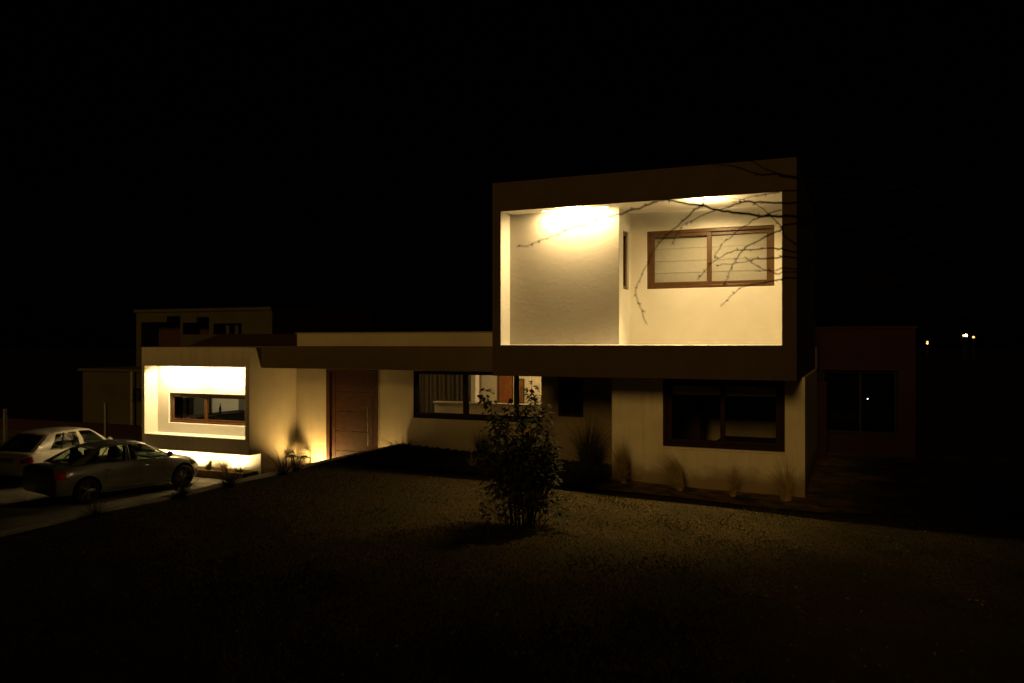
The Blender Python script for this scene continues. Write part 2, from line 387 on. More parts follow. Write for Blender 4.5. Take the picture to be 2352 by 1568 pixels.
def sash_window(name, x0, x1, z0, z1, y, fr, gl, fw=.09, sw=.10, split=.5, depth=.09, parent=house, inner=True, lab=None):
    """two-leaf sliding window in the plane y, outer face at y"""
    m = MB()
    xs = [x0, x0 + fw, x1 - fw, x1]; zs = [z0, z0 + fw, z1 - fw, z1]
    m.vox(xs, [y, y + depth], zs, lambda X, Y, Z: not (inb(X, xs[1], xs[2]) and inb(Z, zs[1], zs[2])))
    o = hb(m, name, fr, parent, bevel=.006)
    if lab: o['label'] = lab
    xm = x0 + (x1 - x0) * split
    for k, (a, b) in enumerate(((x0 + fw + .002, xm + sw / 2), (xm - sw / 2 + .004, x1 - fw - .002))):
        yy = y + .015 + (0 if k == 0 else .042)
        m = MB(); c0, c1 = z0 + fw + .002, z1 - fw - .002
        m.vox([a, a + sw, b - sw, b], [yy, yy + .036], [c0, c0 + sw * .8, c1 - sw * .8, c1],
              lambda X, Y, Z: not (inb(X, a + sw, b - sw) and inb(Z, c0 + sw * .8, c1 - sw * .8)))
        m.v = [(p[0] - HO.x, p[1] - HO.y, p[2] - HO.z) for p in m.v]
        s = m.build('sash', fr, o, bevel=.004)
        m = MB(); m.box(a + sw - .005, b - sw + .005, yy + .014, yy + .020, c0 + sw * .8 - .005, c1 - sw * .8 + .005)
        m.v = [(p[0] - HO.x, p[1] - HO.y, p[2] - HO.z) for p in m.v]
        m.build('pane', gl, o)
    return o
uw = sash_window('window', *UW, RY + .03, M['frame'], M['glass'], fw=.07, sw=.09, split=.5, lab='wide brown framed sliding window with cream roman blinds')
for a, b in ((UW[0] + .08, -2.92), (-2.86, UW[1] - .08)):             # roman blinds, folds as real relief
    m = MB(); n = 56; z0, z1 = UW[2] + .08, UW[3] - .08
    prev = None
    nxx = 24
    for i in range(n + 1):
        z = z0 + (z1 - z0) * i / n
        row = []
        for j in range(nxx + 1):
            x = a + (b - a) * j / nxx
            f = ((z - z0) / .265) % 1.0
            y = RY + .135 - .012 * (1 - f) ** 1.5 * (1 if f > .04 else 0) + .004 * math.sin(9 * x + 5 * z) * math.sin(4 * z + 2 * x)
            row.append(len(m.v)); m.v.append((x - HO.x, y - HO.y, z - HO.z))
        if prev:
            for j in range(nxx): m.f.append((prev[j], prev[j + 1], row[j + 1], row[j])); m.m.append(0)
        prev = row
    m.build('roman_blind', M['blind'], uw, smooth=True, angle=30)
# slot window in the fin
m = MB(); y0, y1, z0, z1 = SW
fq = .11
m.vox([FX - .13, FX - .05], [y0 + .003, y0 + fq, y1 - fq, y1 - .003], [z0 + .003, z0 + .08, z1 - .08, z1 - .003],
      lambda X, Y, Z: not (inb(Y, y0 + fq, y1 - fq) and inb(Z, z0 + .08, z1 - .08)))
sl = hb(m, 'slot_window', M['frame'])
m = MB(); m.box(FX - .10, FX - .09, y0 + fq - .01, y1 - fq + .01, z0 + .07, z1 - .07)
m.v = [(p[0] - HO.x, p[1] - HO.y, p[2] - HO.z) for p in m.v]; m.build('pane', M['glassdark'], sl)
m = MB(); m.box(FX - .19, FX - .17, y0 + .01, y1 - .01, z0 + .01, z1 - .01)  # dark panel put in for the unlit room behind the pane
m.v = [(p[0] - HO.x, p[1] - HO.y, p[2] - HO.z) for p in m.v]; m.build('dark_room_panel', M['dark'], sl)

# lower right block (light paint) with a big window and a dark room behind
LW = (-3.99, -1.36, -2.345, -.79)
BX0, BX1, BY0 = -5.19, -.95, 18.0
def lb(x, y, z):
    if inb(x, LW[0], LW[1]) and inb(z, LW[2], LW[3]) and y < BY0 + .25: return False
    if inb(x, BX0 + .3, BX1 - .3) and inb(y, BY0 + .25, 23.5) and inb(z, -3.3, ZC - .02): return False
    return True
m = MB(); m.vox([BX0, BX0 + .3, LW[0], LW[1], BX1 - .3, BX1], [BY0, BY0 + .25, 23.5, 23.9], [-4.25, -3.3, LW[2], LW[3], ZC - .02, ZC - .003],
                lb, lambda c, d: 1 if (inb(c[0], BX0 + .2, BX1 - .2) and inb(c[1], BY0 + .2, 23.6)) else 0)
hb(m, 'ground_floor_wall', [M['white_dirty'], M['room']], bevel=.01)
lw = sash_window('window', *LW, BY0 + .05, M['framered'], M['glass'], fw=.09, sw=.10, lab='large dark brown framed sliding window with blinds rolled nearly up')
for a, b, zb in ((-3.80, -2.74, -1.15), (-2.64, -1.48, -1.15)):
    m = MB(); m.box(a, b, BY0 + .16, BY0 + .165, zb, -.90); m.box(a, b, BY0 + .155, BY0 + .17, zb - .02, zb - .001)
    m.v = [(p[0] - HO.x, p[1] - HO.y, p[2] - HO.z) for p in m.v]; m.build('roller_blind', M['blinddim'], lw)
m = MB(); m.box(LW[0] - .03, LW[1] + .03, BY0 - .04, BY0 + .045, LW[2] - .045, LW[2] - .002); hb(m, 'window_sill', M['white_dirty'])
# furniture seen dimly through it
for nm, bx in (('wardrobe', (-4.6, -3.75, 21.4, 22.0, -3.3, -1.2)), ('bed', (-3.3, -1.6, 20.2, 22.4, -3.3, -2.55))):
    m = MB(); m.box(*bx); m.box(bx[0] + .04, bx[1] - .04, bx[2] - .02, bx[2], bx[4] + .1, bx[5] - .05)
    o = m.build(nm, M['wood'], bevel=.03)
    tag(o, {'wardrobe': 'dark wooden wardrobe behind the big lower right window', 'bed': 'low dark bed inside the room behind the lower right window'}[nm], nm)

# roof slab with deep fascia over the entrance
m = MB(); m.vox([-15.84, VX0, -.95], [18.4, VY1, 27], [ZC, -.115], lambda x, y, z: x < VX0 or y > VY1)
hb(m, 'roof_slab', M['fascia'], bevel=.01)
m = MB(); m.box(-17.4, VX0, 22.0, 22.25, -.112, .285); hb(m, 'parapet', M['entry'], bevel=.01)
m = MB(); m.box(-17.45, VX0, 21.96, 22.29, .287, .315); hb(m, 'parapet_coping', M['kerb'], bevel=.005)

# entrance wall with door, window and small window openings
DR = (-14.72, -12.88, -3.86, ZC - .004); EW = (-11.68, -7.72, -2.165, -.80); KW = (-7.24, -6.54, -1.96, -.92)
m = MB()
hol = lambda h, x, z: inb(x, h[0], h[1]) and inb(z, h[2], h[3])
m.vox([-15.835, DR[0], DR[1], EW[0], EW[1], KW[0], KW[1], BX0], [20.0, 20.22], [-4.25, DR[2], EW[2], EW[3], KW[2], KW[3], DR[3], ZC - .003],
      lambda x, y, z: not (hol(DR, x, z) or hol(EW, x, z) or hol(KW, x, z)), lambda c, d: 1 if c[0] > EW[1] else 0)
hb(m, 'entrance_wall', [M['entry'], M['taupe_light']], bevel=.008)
m = MB(); xq = [EW[0], EW[0] + .17, -10.10, -9.94, -8.54, -8.42, EW[1] - .02, EW[1]]
m.vox(xq, [20.03, 20.12], [EW[2], EW[2] + .17, EW[3] - .10, EW[3]], lambda X, Y, Z: not (inb(Z, EW[2] + .17, EW[3] - .10) and (inb(X, xq[1], xq[2]) or inb(X, xq[3], xq[4]) or inb(X, xq[5], xq[6]))))
ew = hb(m, 'window', M['framedark'], bevel=.006); ew['label'] = 'wide black framed window looking into the lit living room'
for qa, qb in ((xq[1], xq[2]), (xq[3], xq[4]), (xq[5], xq[6])):
    m = MB(); m.box(qa - .01, qb + .01, 20.07, 20.078, EW[2] + .16, EW[3] - .09)
    m.v = [(p[0] - HO.x, p[1] - HO.y, p[2] - HO.z) for p in m.v]; m.build('pane', M['glass'], ew)
kw = sash_window('window', *KW, 20.03, M['framedark'], M['glassdark'], fw=.05, sw=.05, lab='small dark square window beside the living room window')
m = MB(); m.box(KW[0] + .01, KW[1] - .01, 20.19, 20.2, KW[2] + .01, KW[3] - .01)  # dark sheet behind the pane in place of an unlit room
m.v = [(p[0] - HO.x, p[1] - HO.y, p[2] - HO.z) for p in m.v]; m.build('dark_room_panel', M['dark'], kw)
# pivot door: frame, five-board leaf, steel pull
m = MB(); m.vox([DR[0] + .003, DR[0] + .13, DR[1] - .13, DR[1] - .003], [19.98, 20.14], [DR[2] + .01, DR[3] - .13, DR[3] - .003],
                lambda x, y, z: not (inb(x, DR[0] + .13, DR[1] - .13) and z < DR[3] - .13))
dr = hb(m, 'front_door', M['wood'], bevel=.006)
m = MB(); lx0, lx1, lz0, lz1 = DR[0] + .135, DR[1] - .135, DR[2] + .02, DR[3] - .135
m.box(lx0, lx0 + .16, 20.045, 20.10, lz0, lz1)
m.box(lx1 - .10, lx1, 20.045, 20.10, lz0, lz1)
nb = 5
for i in range(nb):
    a = lz0 + (lz1 - lz0) * i / nb; b = lz0 + (lz1 - lz0) * (i + 1) / nb
    m.box(lx0 + .163, lx1 - .103, 20.055, 20.10, a + .007, b - .007)
m.box(lx0, lx1, 20.105, 20.19, lz0, lz1)
m.v = [(p[0] - HO.x, p[1] - HO.y, p[2] - HO.z) for p in m.v]; m.build('door_leaf', M['wood'], dr, bevel=.004)
m = MB(); hx = lx1 - .20
m.tube([(hx, 19.98, -3.05), (hx, 19.98, -1.88)], .018, 10); m.tube([(hx, 19.98, -2.9), (hx, 20.06, -2.9)], .01, 8); m.tube([(hx, 19.98, -2.0), (hx, 20.06, -2.0)], .01, 8)
m.v = [(p[0] - HO.x, p[1] - HO.y, p[2] - HO.z) for p in m.v]; m.build('door_handle', M['steel'], dr, smooth=True)

# left wing: cantilevered box with a lit recess and window above a set-back base
KX0, KX1, KY0, KYB = -20.0, -15.84, 17.9, 18.4
KO = (-19.88, -15.99, -2.76, -.695); KWN = (-19.42, -16.22, -2.45, -1.54)
def wing(x, y, z):
    if y < KYB:
        return inb(z, -3.22, 0) and not (inb(x, KO[0], KO[1]) and inb(z, KO[2], KO[3]))
    if inb(x, KWN[0], KWN[1]) and inb(z, KWN[2], KWN[3]) and y < KYB + .22: return False
    if inb(x, KX0 + .2, KX1 - .2) and inb(y, KYB + .22, 22.5) and inb(z, -3.3, -.75): return False
    return True
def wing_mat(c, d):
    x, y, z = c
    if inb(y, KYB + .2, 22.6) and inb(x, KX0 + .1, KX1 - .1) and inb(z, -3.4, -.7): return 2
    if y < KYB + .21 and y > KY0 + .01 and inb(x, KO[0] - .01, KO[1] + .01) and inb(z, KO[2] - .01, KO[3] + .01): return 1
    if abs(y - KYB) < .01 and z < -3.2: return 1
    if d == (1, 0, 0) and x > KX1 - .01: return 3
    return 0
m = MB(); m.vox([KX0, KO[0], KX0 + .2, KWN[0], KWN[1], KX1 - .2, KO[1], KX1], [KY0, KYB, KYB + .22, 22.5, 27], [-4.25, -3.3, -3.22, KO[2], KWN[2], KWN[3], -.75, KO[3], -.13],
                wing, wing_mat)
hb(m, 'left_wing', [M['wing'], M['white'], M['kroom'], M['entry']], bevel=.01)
sash_window('window', *KWN, KYB + .05, M['frame'], M['glass'], fw=.06, sw=.085, split=.44, lab='low wide brown framed window inside the glowing recess')

# living room behind the big entrance window
m = MB()
m.vox([-15.8, -15.6, -5.4, -5.3], [20.23, 25.4, 25.6], [-4.2, -3.75, ZC - .003], lambda x, y, z: z < -3.75 or y > 25.4 or x < -15.6 or x > -5.4)
hb(m, 'living_room_wall', M['room'])
m = MB(); m.box(-12.36, -8.8, 22.5, 22.72, -3.74, -1.93); m.box(-12.40, -8.76, 22.46, 22.76, -1.928, -1.88); hb(m, 'half_wall', M['room'], bevel=.01)
m = MB(); m.box(-11.60, -11.44, 23.6, 23.9, -3.74, ZC - .01); hb(m, 'column', M['white'], bevel=.01)
m = MB(); m.box(-11.88, -9.2, 25.0, 25.39, -3.74, ZC - .006); hb(m, 'chimney_breast', M['room'])
m = MB()
n = 90
for i in range(n):
    xa = -14.6 + 2.25 * i / n; xb = -14.6 + 2.25 * (i + 1) / n
    ya = 25.15 + .07 * math.sin(i * .9) + .02 * math.sin(i * 2.3); yb = 25.15 + .07 * math.sin((i + 1) * .9) + .02 * math.sin((i + 1) * 2.3)
    m.face([(xa, ya, -3.72), (xb, yb, -3.72), (xb, yb, -.8), (xa, ya, -.8)])
m.build('curtain', M['curtain'], smooth=True, angle=80, label='long pleated grey curtain hanging at the back of the lit living room', cat='curtain')
n = 26; m = MB()
for i in range(n):
    xa = -10.02 + .5 * i / n; xb = -10.02 + .5 * (i + 1) / n
    ya = 24.90 + .04 * math.sin(i * 1.1); yb = 24.90 + .04 * math.sin((i + 1) * 1.1)
    m.face([(xa, ya, -3.6), (xb, yb, -3.6), (xb, yb, -.8), (xa, ya, -.8)])
m.build('curtain', M['room'], smooth=True, angle=80, label='pale curtain hanging right of the small dark painting', cat='curtain')
# paintings (plain abstract canvases)
def canvasmat(name, cs, sc=3.0, stretch=(1, 1, .35)):
    mt = mat(name, cs[0], .7); nt = mt.node_tree; p = nt.nodes['Principled BSDF']; tc = [q for q in nt.nodes if q.type == 'TEX_COORD'][0]
    mp = nt.nodes.new('ShaderNodeMapping'); mp.inputs['Scale'].default_value = stretch; nt.links.new(tc.outputs['Object'], mp.inputs[0])
    nz = nt.nodes.new('ShaderNodeTexNoise'); nz.inputs['Scale'].default_value = sc; nz.inputs['Detail'].default_value = 5; nt.links.new(mp.outputs[0], nz.inputs['Vector'])
    rp = nt.nodes.new('ShaderNodeValToRGB'); e = rp.color_ramp.elements
    e[0].position = .35; e[1].position = .68; e[0].color = (*cs[0], 1); e[1].color = (*cs[-1], 1)
    for i, c in enumerate(cs[1:-1]):
        q = e.new(.35 + .33 * (i + 1) / (len(cs) - 1)); q.color = (*c, 1)
    nt.links.new(nz.outputs['Fac'], rp.inputs[0]); nt.links.new(rp.outputs[0], p.inputs['Base Color']); return mt
def painting(x0, x1, y, z0, z1, mt, lab):
    o = empty('painting', ((x0 + x1) / 2, y, z0), label=lab, cat='painting')
    w = (x1 - x0) / 2; h = z1 - z0
    m = MB(); m.vox([-w, -w + .03, w - .03, w], [-.035, 0], [0, .03, h - .03, h], lambda X, Y, Z: not (inb(X, -w + .03, w - .03) and inb(Z, .03, h - .03))); m.build('picture_frame', M['wood'], o)
    m = MB(); m.box(-w + .031, w - .031, -.02, -.002, .031, h - .031); m.build('canvas', mt, o)
painting(-11.25, -10.68, 24.99, -2.15, -.98, canvasmat('orange_canvas', [(.15, .07, .022), (.28, .13, .03), (.27, .06, .02), (.19, .10, .03), (.30, .19, .06)], 7), 'tall orange and red abstract painting on the living room wall')
painting(-10.48, -10.26, 24.99, -2.05, -1.22, canvasmat('green_canvas', [(.03, .05, .03), (.2, .1, .03), (.08, .1, .05)], 8), 'small narrow dark painting to the right of the orange one')
# goblet vase on half wall
p = at_y(1103, 921, 22.6)
m = MB(); m.lathe([(.001, 0), (.07, 0), (.06, .015), (.015, .03), (.015, .13), (.09, .20), (.11, .24), (.10, .24), (.02, .16), (.001, .15)], 16)
o = m.build('vase', M['framedark'], smooth=True, label='small dark goblet shaped vase on the low wall in the living room', cat='vase'); o.location = (p.x, 22.6, -1.88)

# kitchen things seen through the left wing window
m = MB(); m.box(-19.78, -19.15, 18.9, 21.9, -3.28, -2.39); m.box(-19.79, -19.12, 18.88, 21.92, -2.389, -2.35)
m.build('kitchen_counter', M['framedark'], bevel=.01, label='long dark kitchen counter seen through the left wing window', cat='counter')
m = MB(); m.box(-19.79, -19.70, 20.5, 21.75, -2.345, -1.2); m.build('wall_cabinet', M['white'], bevel=.02, label='white wall cabinet above the kitchen counter on the right', cat='cabinet')
m = MB(); m.box(-19.79, -19.2, 18.75, 18.87, -3.28, -.9); m.box(-19.79, -19.72, 19.5, 19.72, -2.34, -1.0); m.build('tall_cupboard', M['framedark'], bevel=.01, label='dark tall cupboard edge at the left end of the kitchen counter', cat='cupboard')
m = MB(); m.lathe([(.001, 0), (.04, 0), (.04, .2), (.015, .27), (.013, .34), (.001, .34)], 14)
o = m.build('bottle', M['dark'], smooth=True, label='dark bottle standing on the kitchen counter', cat='bottle'); o.location = (-19.35, 20.5, -2.349)

# ------------------------------------------------------------------ lamps
def spot(parent, loc, tgt, w, deg, blend=.6, col=WARM, rad=.04):
    d = bpy.data.lights.new('lamp_light', 'SPOT'); d.energy = w; d.color = col; d.spot_size = R(deg); d.spot_blend = blend; d.shadow_soft_size = rad
    o = bpy.data.objects.new('lamp_light', d); COL.objects.link(o); o.parent = parent; o.location = loc
    o.rotation_euler = (Vector(tgt) - Vector(loc)).to_track_quat('-Z', 'Y').to_euler(); return o
def point(parent, loc, w, col=WARM, rad=.06):
    d = bpy.data.lights.new('lamp_light', 'POINT'); d.energy = w; d.color = col; d.shadow_soft_size = rad
    o = bpy.data.objects.new('lamp_light', d); COL.objects.link(o); o.parent = parent; o.location = loc; return o
def downlight(loc, lab, r=.06, grp='ceiling lamps in the house recesses'):
    o = empty('ceiling_lamp', loc, label=lab, cat='lamp', group=grp)
    m = MB(); m.lathe([(r + .02, 0), (r + .02, -.03), (r, -.035), (r, -.012)], 20); m.build('trim_ring', M['white'], o, smooth=True)
    m = MB(); m.lathe([(.0005, -.012), (r - .001, -.012)], 20); m.build('lens', M['lens'], o); return o
l = empty('ceiling_lamp', (-5.55, 16.36, OZ1 - .001), label='slim linear ceiling lamp washing the rough plaster wall of the upper recess', cat='lamp', group='ceiling lamps in the house recesses')
m = MB(); m.box(-.75, .75, -.045, -.036, -.016, 0); m.box(-.75, .75, .036, .045, -.016, 0); m.box(-.76, -.751, -.045, .045, -.016, 0); m.box(.751, .76, -.045, .045, -.016, 0); m.build('housing', M['white'], l)
m = MB(); m.box(-.75, .75, -.035, .035, -.012, -.004); m.build('lens', M['lens'], l)
d = bpy.data.lights.new('lamp_light', 'AREA'); d.shape = 'RECTANGLE'; d.size = 1.5; d.size_y = .07; d.energy = 140; d.color = WARM
o = bpy.data.objects.new('lamp_light', d); COL.objects.link(o); o.parent = l; o.location = (0, 0, -.04); o.rotation_euler = (R(16), 0, 0)
spot(l, (0, 0, -.12), (0, .05, 2), 80, 174, .2)
l = downlight((-2.72, 16.32, OZ1 - .001), 'round ceiling lamp in front of the upper window')
spot(l, (0, 0, -.06), (0, .68, -2), 265, 132, .9); spot(l, (0, 0, -.12), (0, .05, 2), 130, 175, .2); spot(l, (0, 0, -.05), (-.45, -.5, -2), 950, 76, .7); spot(l, (-.3, .2, -.08), (-1.2, .1, -1.2), 30, 120, .6)
for X, lab in ((-18.85, 'left linear ceiling lamp inside the glowing recess of the left wing'), (-17.0, 'right linear ceiling lamp inside the glowing recess of the left wing')):
    l = empty('ceiling_lamp', (X, 18.12, KO[3] - .001), label=lab, cat='lamp', group='ceiling lamps in the house recesses')
    m = MB(); m.box(-.75, .75, -.045, -.036, -.016, 0); m.box(-.75, .75, .036, .045, -.016, 0); m.box(-.76, -.751, -.045, .045, -.016, 0); m.box(.751, .76, -.045, .045, -.016, 0); m.build('housing', M['white'], l)
    m = MB(); m.box(-.75, .75, -.035, .035, -.012, -.004); m.build('lens', M['lens'], l)
    d = bpy.data.lights.new('lamp_light', 'AREA'); d.shape = 'RECTANGLE'; d.size = 1.5; d.size_y = .07; d.energy = 85; d.color = WARM
    o = bpy.data.objects.new('lamp_light', d); COL.objects.link(o); o.parent = l; o.location = (0, 0, -.04); o.rotation_euler = (R(20), 0, 0)
    spot(l, (0, 0, -.12), (0, .1, 2), 55, 174, .2, rad=.08)
def uplight(loc, lab, w, deg=120, tilt=(0, .12, 2), soft=.09, col=WARM):
    o = empty('ground_lamp', loc, label=lab, cat='lamp', group='uplights along the foot of the walls')
    m = MB(); m.lathe([(.07, 0), (.07, .07), (.06, .08), (.055, .075), (.055, .05)], 18); m.build('housing', M['black'], o, smooth=True)
    m = MB(); m.lathe([(.0005, .055), (.054, .055)], 18); m.build('lens', M['lensoft'], o)
    spot(o, (0, 0, .10), tilt, w, deg, .5, col, soft); return o
for X, lab in ((-19.2, 'left uplight in the planter under the left wing'), (-18.0, 'middle uplight in the planter under the left wing'), (-16.75, 'right uplight in the planter under the left wing')):
    uplight((X, 17.98, GZ + .18), lab, 210, 165, (0, .5, 1))
uplight((-14.95, 19.50, GZ), 'uplight at the wall just left of the front door', 290, 165, (0, .25, 1), col=WARM2)
uplight((-12.40, 19.60, GZ), 'uplight at the wall just right of the front door', 88, 165, (0, .25, 1), col=WARM2)
l = downlight((-9.6, 23.6, ZC - .004), 'ceiling lamp in the living room'); point(l, (0, 0, -.35), 75, (1, .66, .26), .12)
l = downlight((-13.6, 22.2, ZC - .004), 'ceiling lamp in the hall side of the living room'); point(l, (0, 0, -.35), 50, (1, .66, .26), .12)
l = downlight((-17.6, 21.6, -.755), 'ceiling lamp in the kitchen'); point(l, (0, 0, -.3), 60, (1, .78, .40), .12)

# ------------------------------------------------------------------ planter, lanterns
pl = empty('planter', (-17, 18.05, GZ), label='long low timber slatted planter under the cantilevered left wing', cat='planter')
m = MB()
x = -1.35
while x < 1.1:
    m.box(x, x + .055, -.37, -.34, 0, .19); x += .062
m.box(-1.36, 1.1, -.39, -.335, .191, .215); m.build('slat_front', M['slats'], pl, bevel=.003)
m = MB(); m.box(-1.34, 1.08, -.335, .33, 0, .17); m.build('planter_soil', M['soil'], pl)
def lantern(loc, s, lab):
    o = empty('lantern', loc, label=lab, cat='lantern', group='candle lanterns by the entrance wall')
    w = .10 * s; h = .34 * s; q = .011
    m = MB()
    for a in (-1, 1):
        for b in (-1, 1): m.box(a * w - q, a * w + q, b * w - q, b * w + q, 0, h)
    m.box(-w + q, w - q, -w - q, -w + q, h - .025, h); m.box(-w + q, w - q, w - q, w + q, h - .025, h)
    m.box(-w - q, -w + q, -w + q, w - q, h - .025, h); m.box(w - q, w + q, -w + q, w - q, h - .025, h)
    m.box(-w - .02, w + .02, -w - .02, w + .02, -.001, .02); m.build('frame', M['black'], o)
    m = MB(); m.lathe([(w * .9, h + .002), (w * .6, h + .03 * s), (w * .2, h + .034 * s), (.001, h + .036 * s)], 12); m.build('lid', M['black'], o)
    m = MB(); m.tube([(w * .8 * math.cos(t), 0, h + .01 * s + w * .9 * math.sin(t)) for t in np.linspace(0, math.pi, 11)], .006, 6); m.build('handle', M['black'], o)
    m = MB(); m.lathe([(.0005, .02), (.028, .02), (.028, .09 * s), (.0005, .09 * s)], 12); m.build('candle', mat('candle_wax', (.45, .12, .04), .6), o)
    return o
lantern((-15.67, 19.60, GZ), 1.35, 'left black wire lantern on the floor by the entrance corner')
lantern((-15.29, 19.66, GZ), 1.30, 'right black wire lantern nearest the bright uplight')

# ------------------------------------------------------------------ planting
def tuft(loc, h, w, n, mt, lab, lean=(0, 0), grp='ornamental grass clumps around the house', droop=.5, bw=.0048, base=.10, ex=1.45):
    m = MB(); rnd = random.Random(int(abs(loc[0] * 977 + loc[1] * 131)))
    for i in range(n):
        a = rnd.uniform(0, 2 * math.pi); r0 = rnd.random() ** .7 * w * base
        L = h * rnd.uniform(.45, 1.25); sp = rnd.random() ** .7 * w * .95
        if rnd.random() < .33: L *= .5; sp *= 1.7
        d = Vector((math.cos(a), math.sin(a), 0)); side = Vector((-d.y, d.x, 0))
        rot = rnd.uniform(0, math.pi); side = side * math.cos(rot) + d * math.sin(rot)
        b = d * r0; segs = 5; pts = []
        for k in range(segs + 1):
            t = k / segs
            z = L * (t - droop * .45 * (sp / (w * .75 + 1e-6)) * t * t)
            pts.append(b + d * sp * t ** ex + Vector((lean[0], lean[1], 0)) * h * t * t + Vector((0, 0, max(z, .002 if k else 0))))
        for k in range(segs):
            w0 = bw * (1 - k / segs); w1 = bw * (1 - (k + 1) / segs) + .0006
            m.face([pts[k] - side * w0, pts[k] + side * w0, pts[k + 1] + side * w1, pts[k + 1] - side * w1])
    o = m.build('grass_clump', mt, label=lab, cat='grass clump', group=grp); o.location = loc; return o
def on_lawn(x, y, Y):
    p = at_y(x, y, Y); return (p.x, p.y, lawn_z(p.x, p.y) - .03)
def edge(x, y):                                # clump rooted on the lawn just inside the kerb
    Y = LX / (ray(x, y).x / ray(x, y).y); return Y
TG = M['tuft']; TD = M['tuftdark']; GG = M['tuftgreen']
tuft((LX + .15, edge(405, 1140), -2.95), .58, .60, 170, TD, 'dark grass clump on the kerb in front of the grey car front wheel')
tuft((LX + .15, edge(205, 1185), -2.95), .34, .5, 160, TD, 'dark low grass clump at the left end of the lawn edge')
tuft((LX + .15, edge(512, 1115), -2.95), .60, .85, 170, TD, 'spiky grass clump on the kerb in front of the planter')
tuft((LX + .12, edge(640, 1090), -2.95), .62, .95, 120, TD, 'loose tall grass clump on the kerb below the lanterns')
tuft((LX + .12, edge(672, 1085), -2.95), .58, .6, 110, TD, 'thin upright grass clump on the kerb beside the lanterns')
tuft((-15.0, 19.05, GZ), .75, .5, 140, TG, 'wispy dry grass at the foot of the wall left of the door')
tuft((LX + .25, 19.25, -3.0), .45, 1.0, 300, TD, 'low spreading grass clump on the lawn corner right of the front door')
for x, h, mt, lab in ((-18.1, .40, GG, 'short green grass clump at the left end of the planter'), (-17.3, .55, GG, 'taller green grass clump in the middle of the planter'),
                      (-16.7, .45, TG, 'dry grass clump in the planter right of the middle'), (-16.15, .28, GG, 'small green grass clump at the right end of the planter')):
    tuft((x, 17.85, GZ + .17), h, .42, 200, mt, lab, droop=.25)
def wallclump(x, y, Y, h, w, n, mt, lab, lean=(0, 0), droop=.5):
    tuft(on_lawn(x, y, Y), h * 1.15, w * 1.1, int(n * 1.3), mt, lab, lean, droop=droop + .35, base=.17, ex=1.75, bw=.0052)
wallclump(1350, 1085, 19.2, 1.35, .85, 420, TD, 'large dark grass clump in the corner beside the light wall', droop=.3)
wallclump(1432, 1103, 17.55, .88, .30, 420, TG, 'tall narrow dry grass clump at the left end of the light wall', (-.12, 0), .2)
wallclump(1562, 1112, 17.45, .78, .34, 480, TG, 'dry grass clump leaning left below the big window', (-.45, 0), .4)
wallclump(1683, 1126, 17.45, .62, .28, 150, TG, 'sparse dry grass clump below the middle of the big window', (.05, 0), .2)
wallclump(1805, 1138, 17.5, .82, .50, 170, TG, 'sparse dry grass clump at the right corner of the light wall', (-.12, 0), .3)
wallclump(1085, 1085, 17.3, .36, .25, 60, TG, 'few dry stalks at the bed edge left of the shrub', (0, 0), .1)
wallclump(1105, 1040, 19.4, .75, .5, 240, TD, 'dark grass clump in the bed under the living room window', droop=.3)

# leafy shrub in front of the house
def leaf_faces(m, c, d, up, L, W):
    d = d.normalized(); s = d.cross(up); s = s.normalized() if s.length > 1e-4 else d.orthogonal().normalized(); n = s.cross(d)
    a = c; b = c + d * L * .45; e = c + d * L - n * L * .12
    m.face([a, b + s * W * .5 - n * .004, e, b - n * .01]); m.face([a, b - n * .01, e, b - s * W * .5 - n * .004])
SB = at_t(1203, 1200, 13.2); SB.z = lawn_z(SB.x, SB.y)
sh = empty('shrub', SB, label='tall leafy shrub standing alone on the lawn in front of the house', cat='shrub')
rt = Vector((CO, SI, 0)); fw = Vector((-SI, CO, 0))
wood = MB(); lv = MB(); rnd = random.Random(5)
K = 13.2 / FPX
tips = [(1222, 868, 0), (1116, 893, .05), (1170, 915, -.1), (1255, 925, .1), (1132, 945, -.2), (1200, 930, .2), (1265, 985, .15), (1110, 990, -.1),
        (1150, 960, .3), (1235, 960, -.25), (1275, 1045, .0), (1118, 1050, .2), (1180, 985, -.3), (1210, 1000, .35), (1272, 1010, -.2), (1130, 1085, -.25), (1262, 1090, .2),
        (1290, 1140, .1), (1108, 1150, .05), (1190, 1040, .4), (1225, 1060, -.4), (1160, 1030, -.35), (1245, 1020, .3), (1140, 1010, .3), (1200, 960, -.2), (1224, 905, .1),
        (1300, 1150, -.15), (1120, 1165, -.2), (1272, 1160, .3), (1150, 1110, .3), (1240, 1120, -.3)]
for k in range(14):
    q = rnd.uniform(0, 6.28); e = rnd.random() ** .5; tips.append((1195 + 72 * e * math.cos(q), 1025 + 95 * e * math.sin(q), rnd.uniform(-.35, .35)))
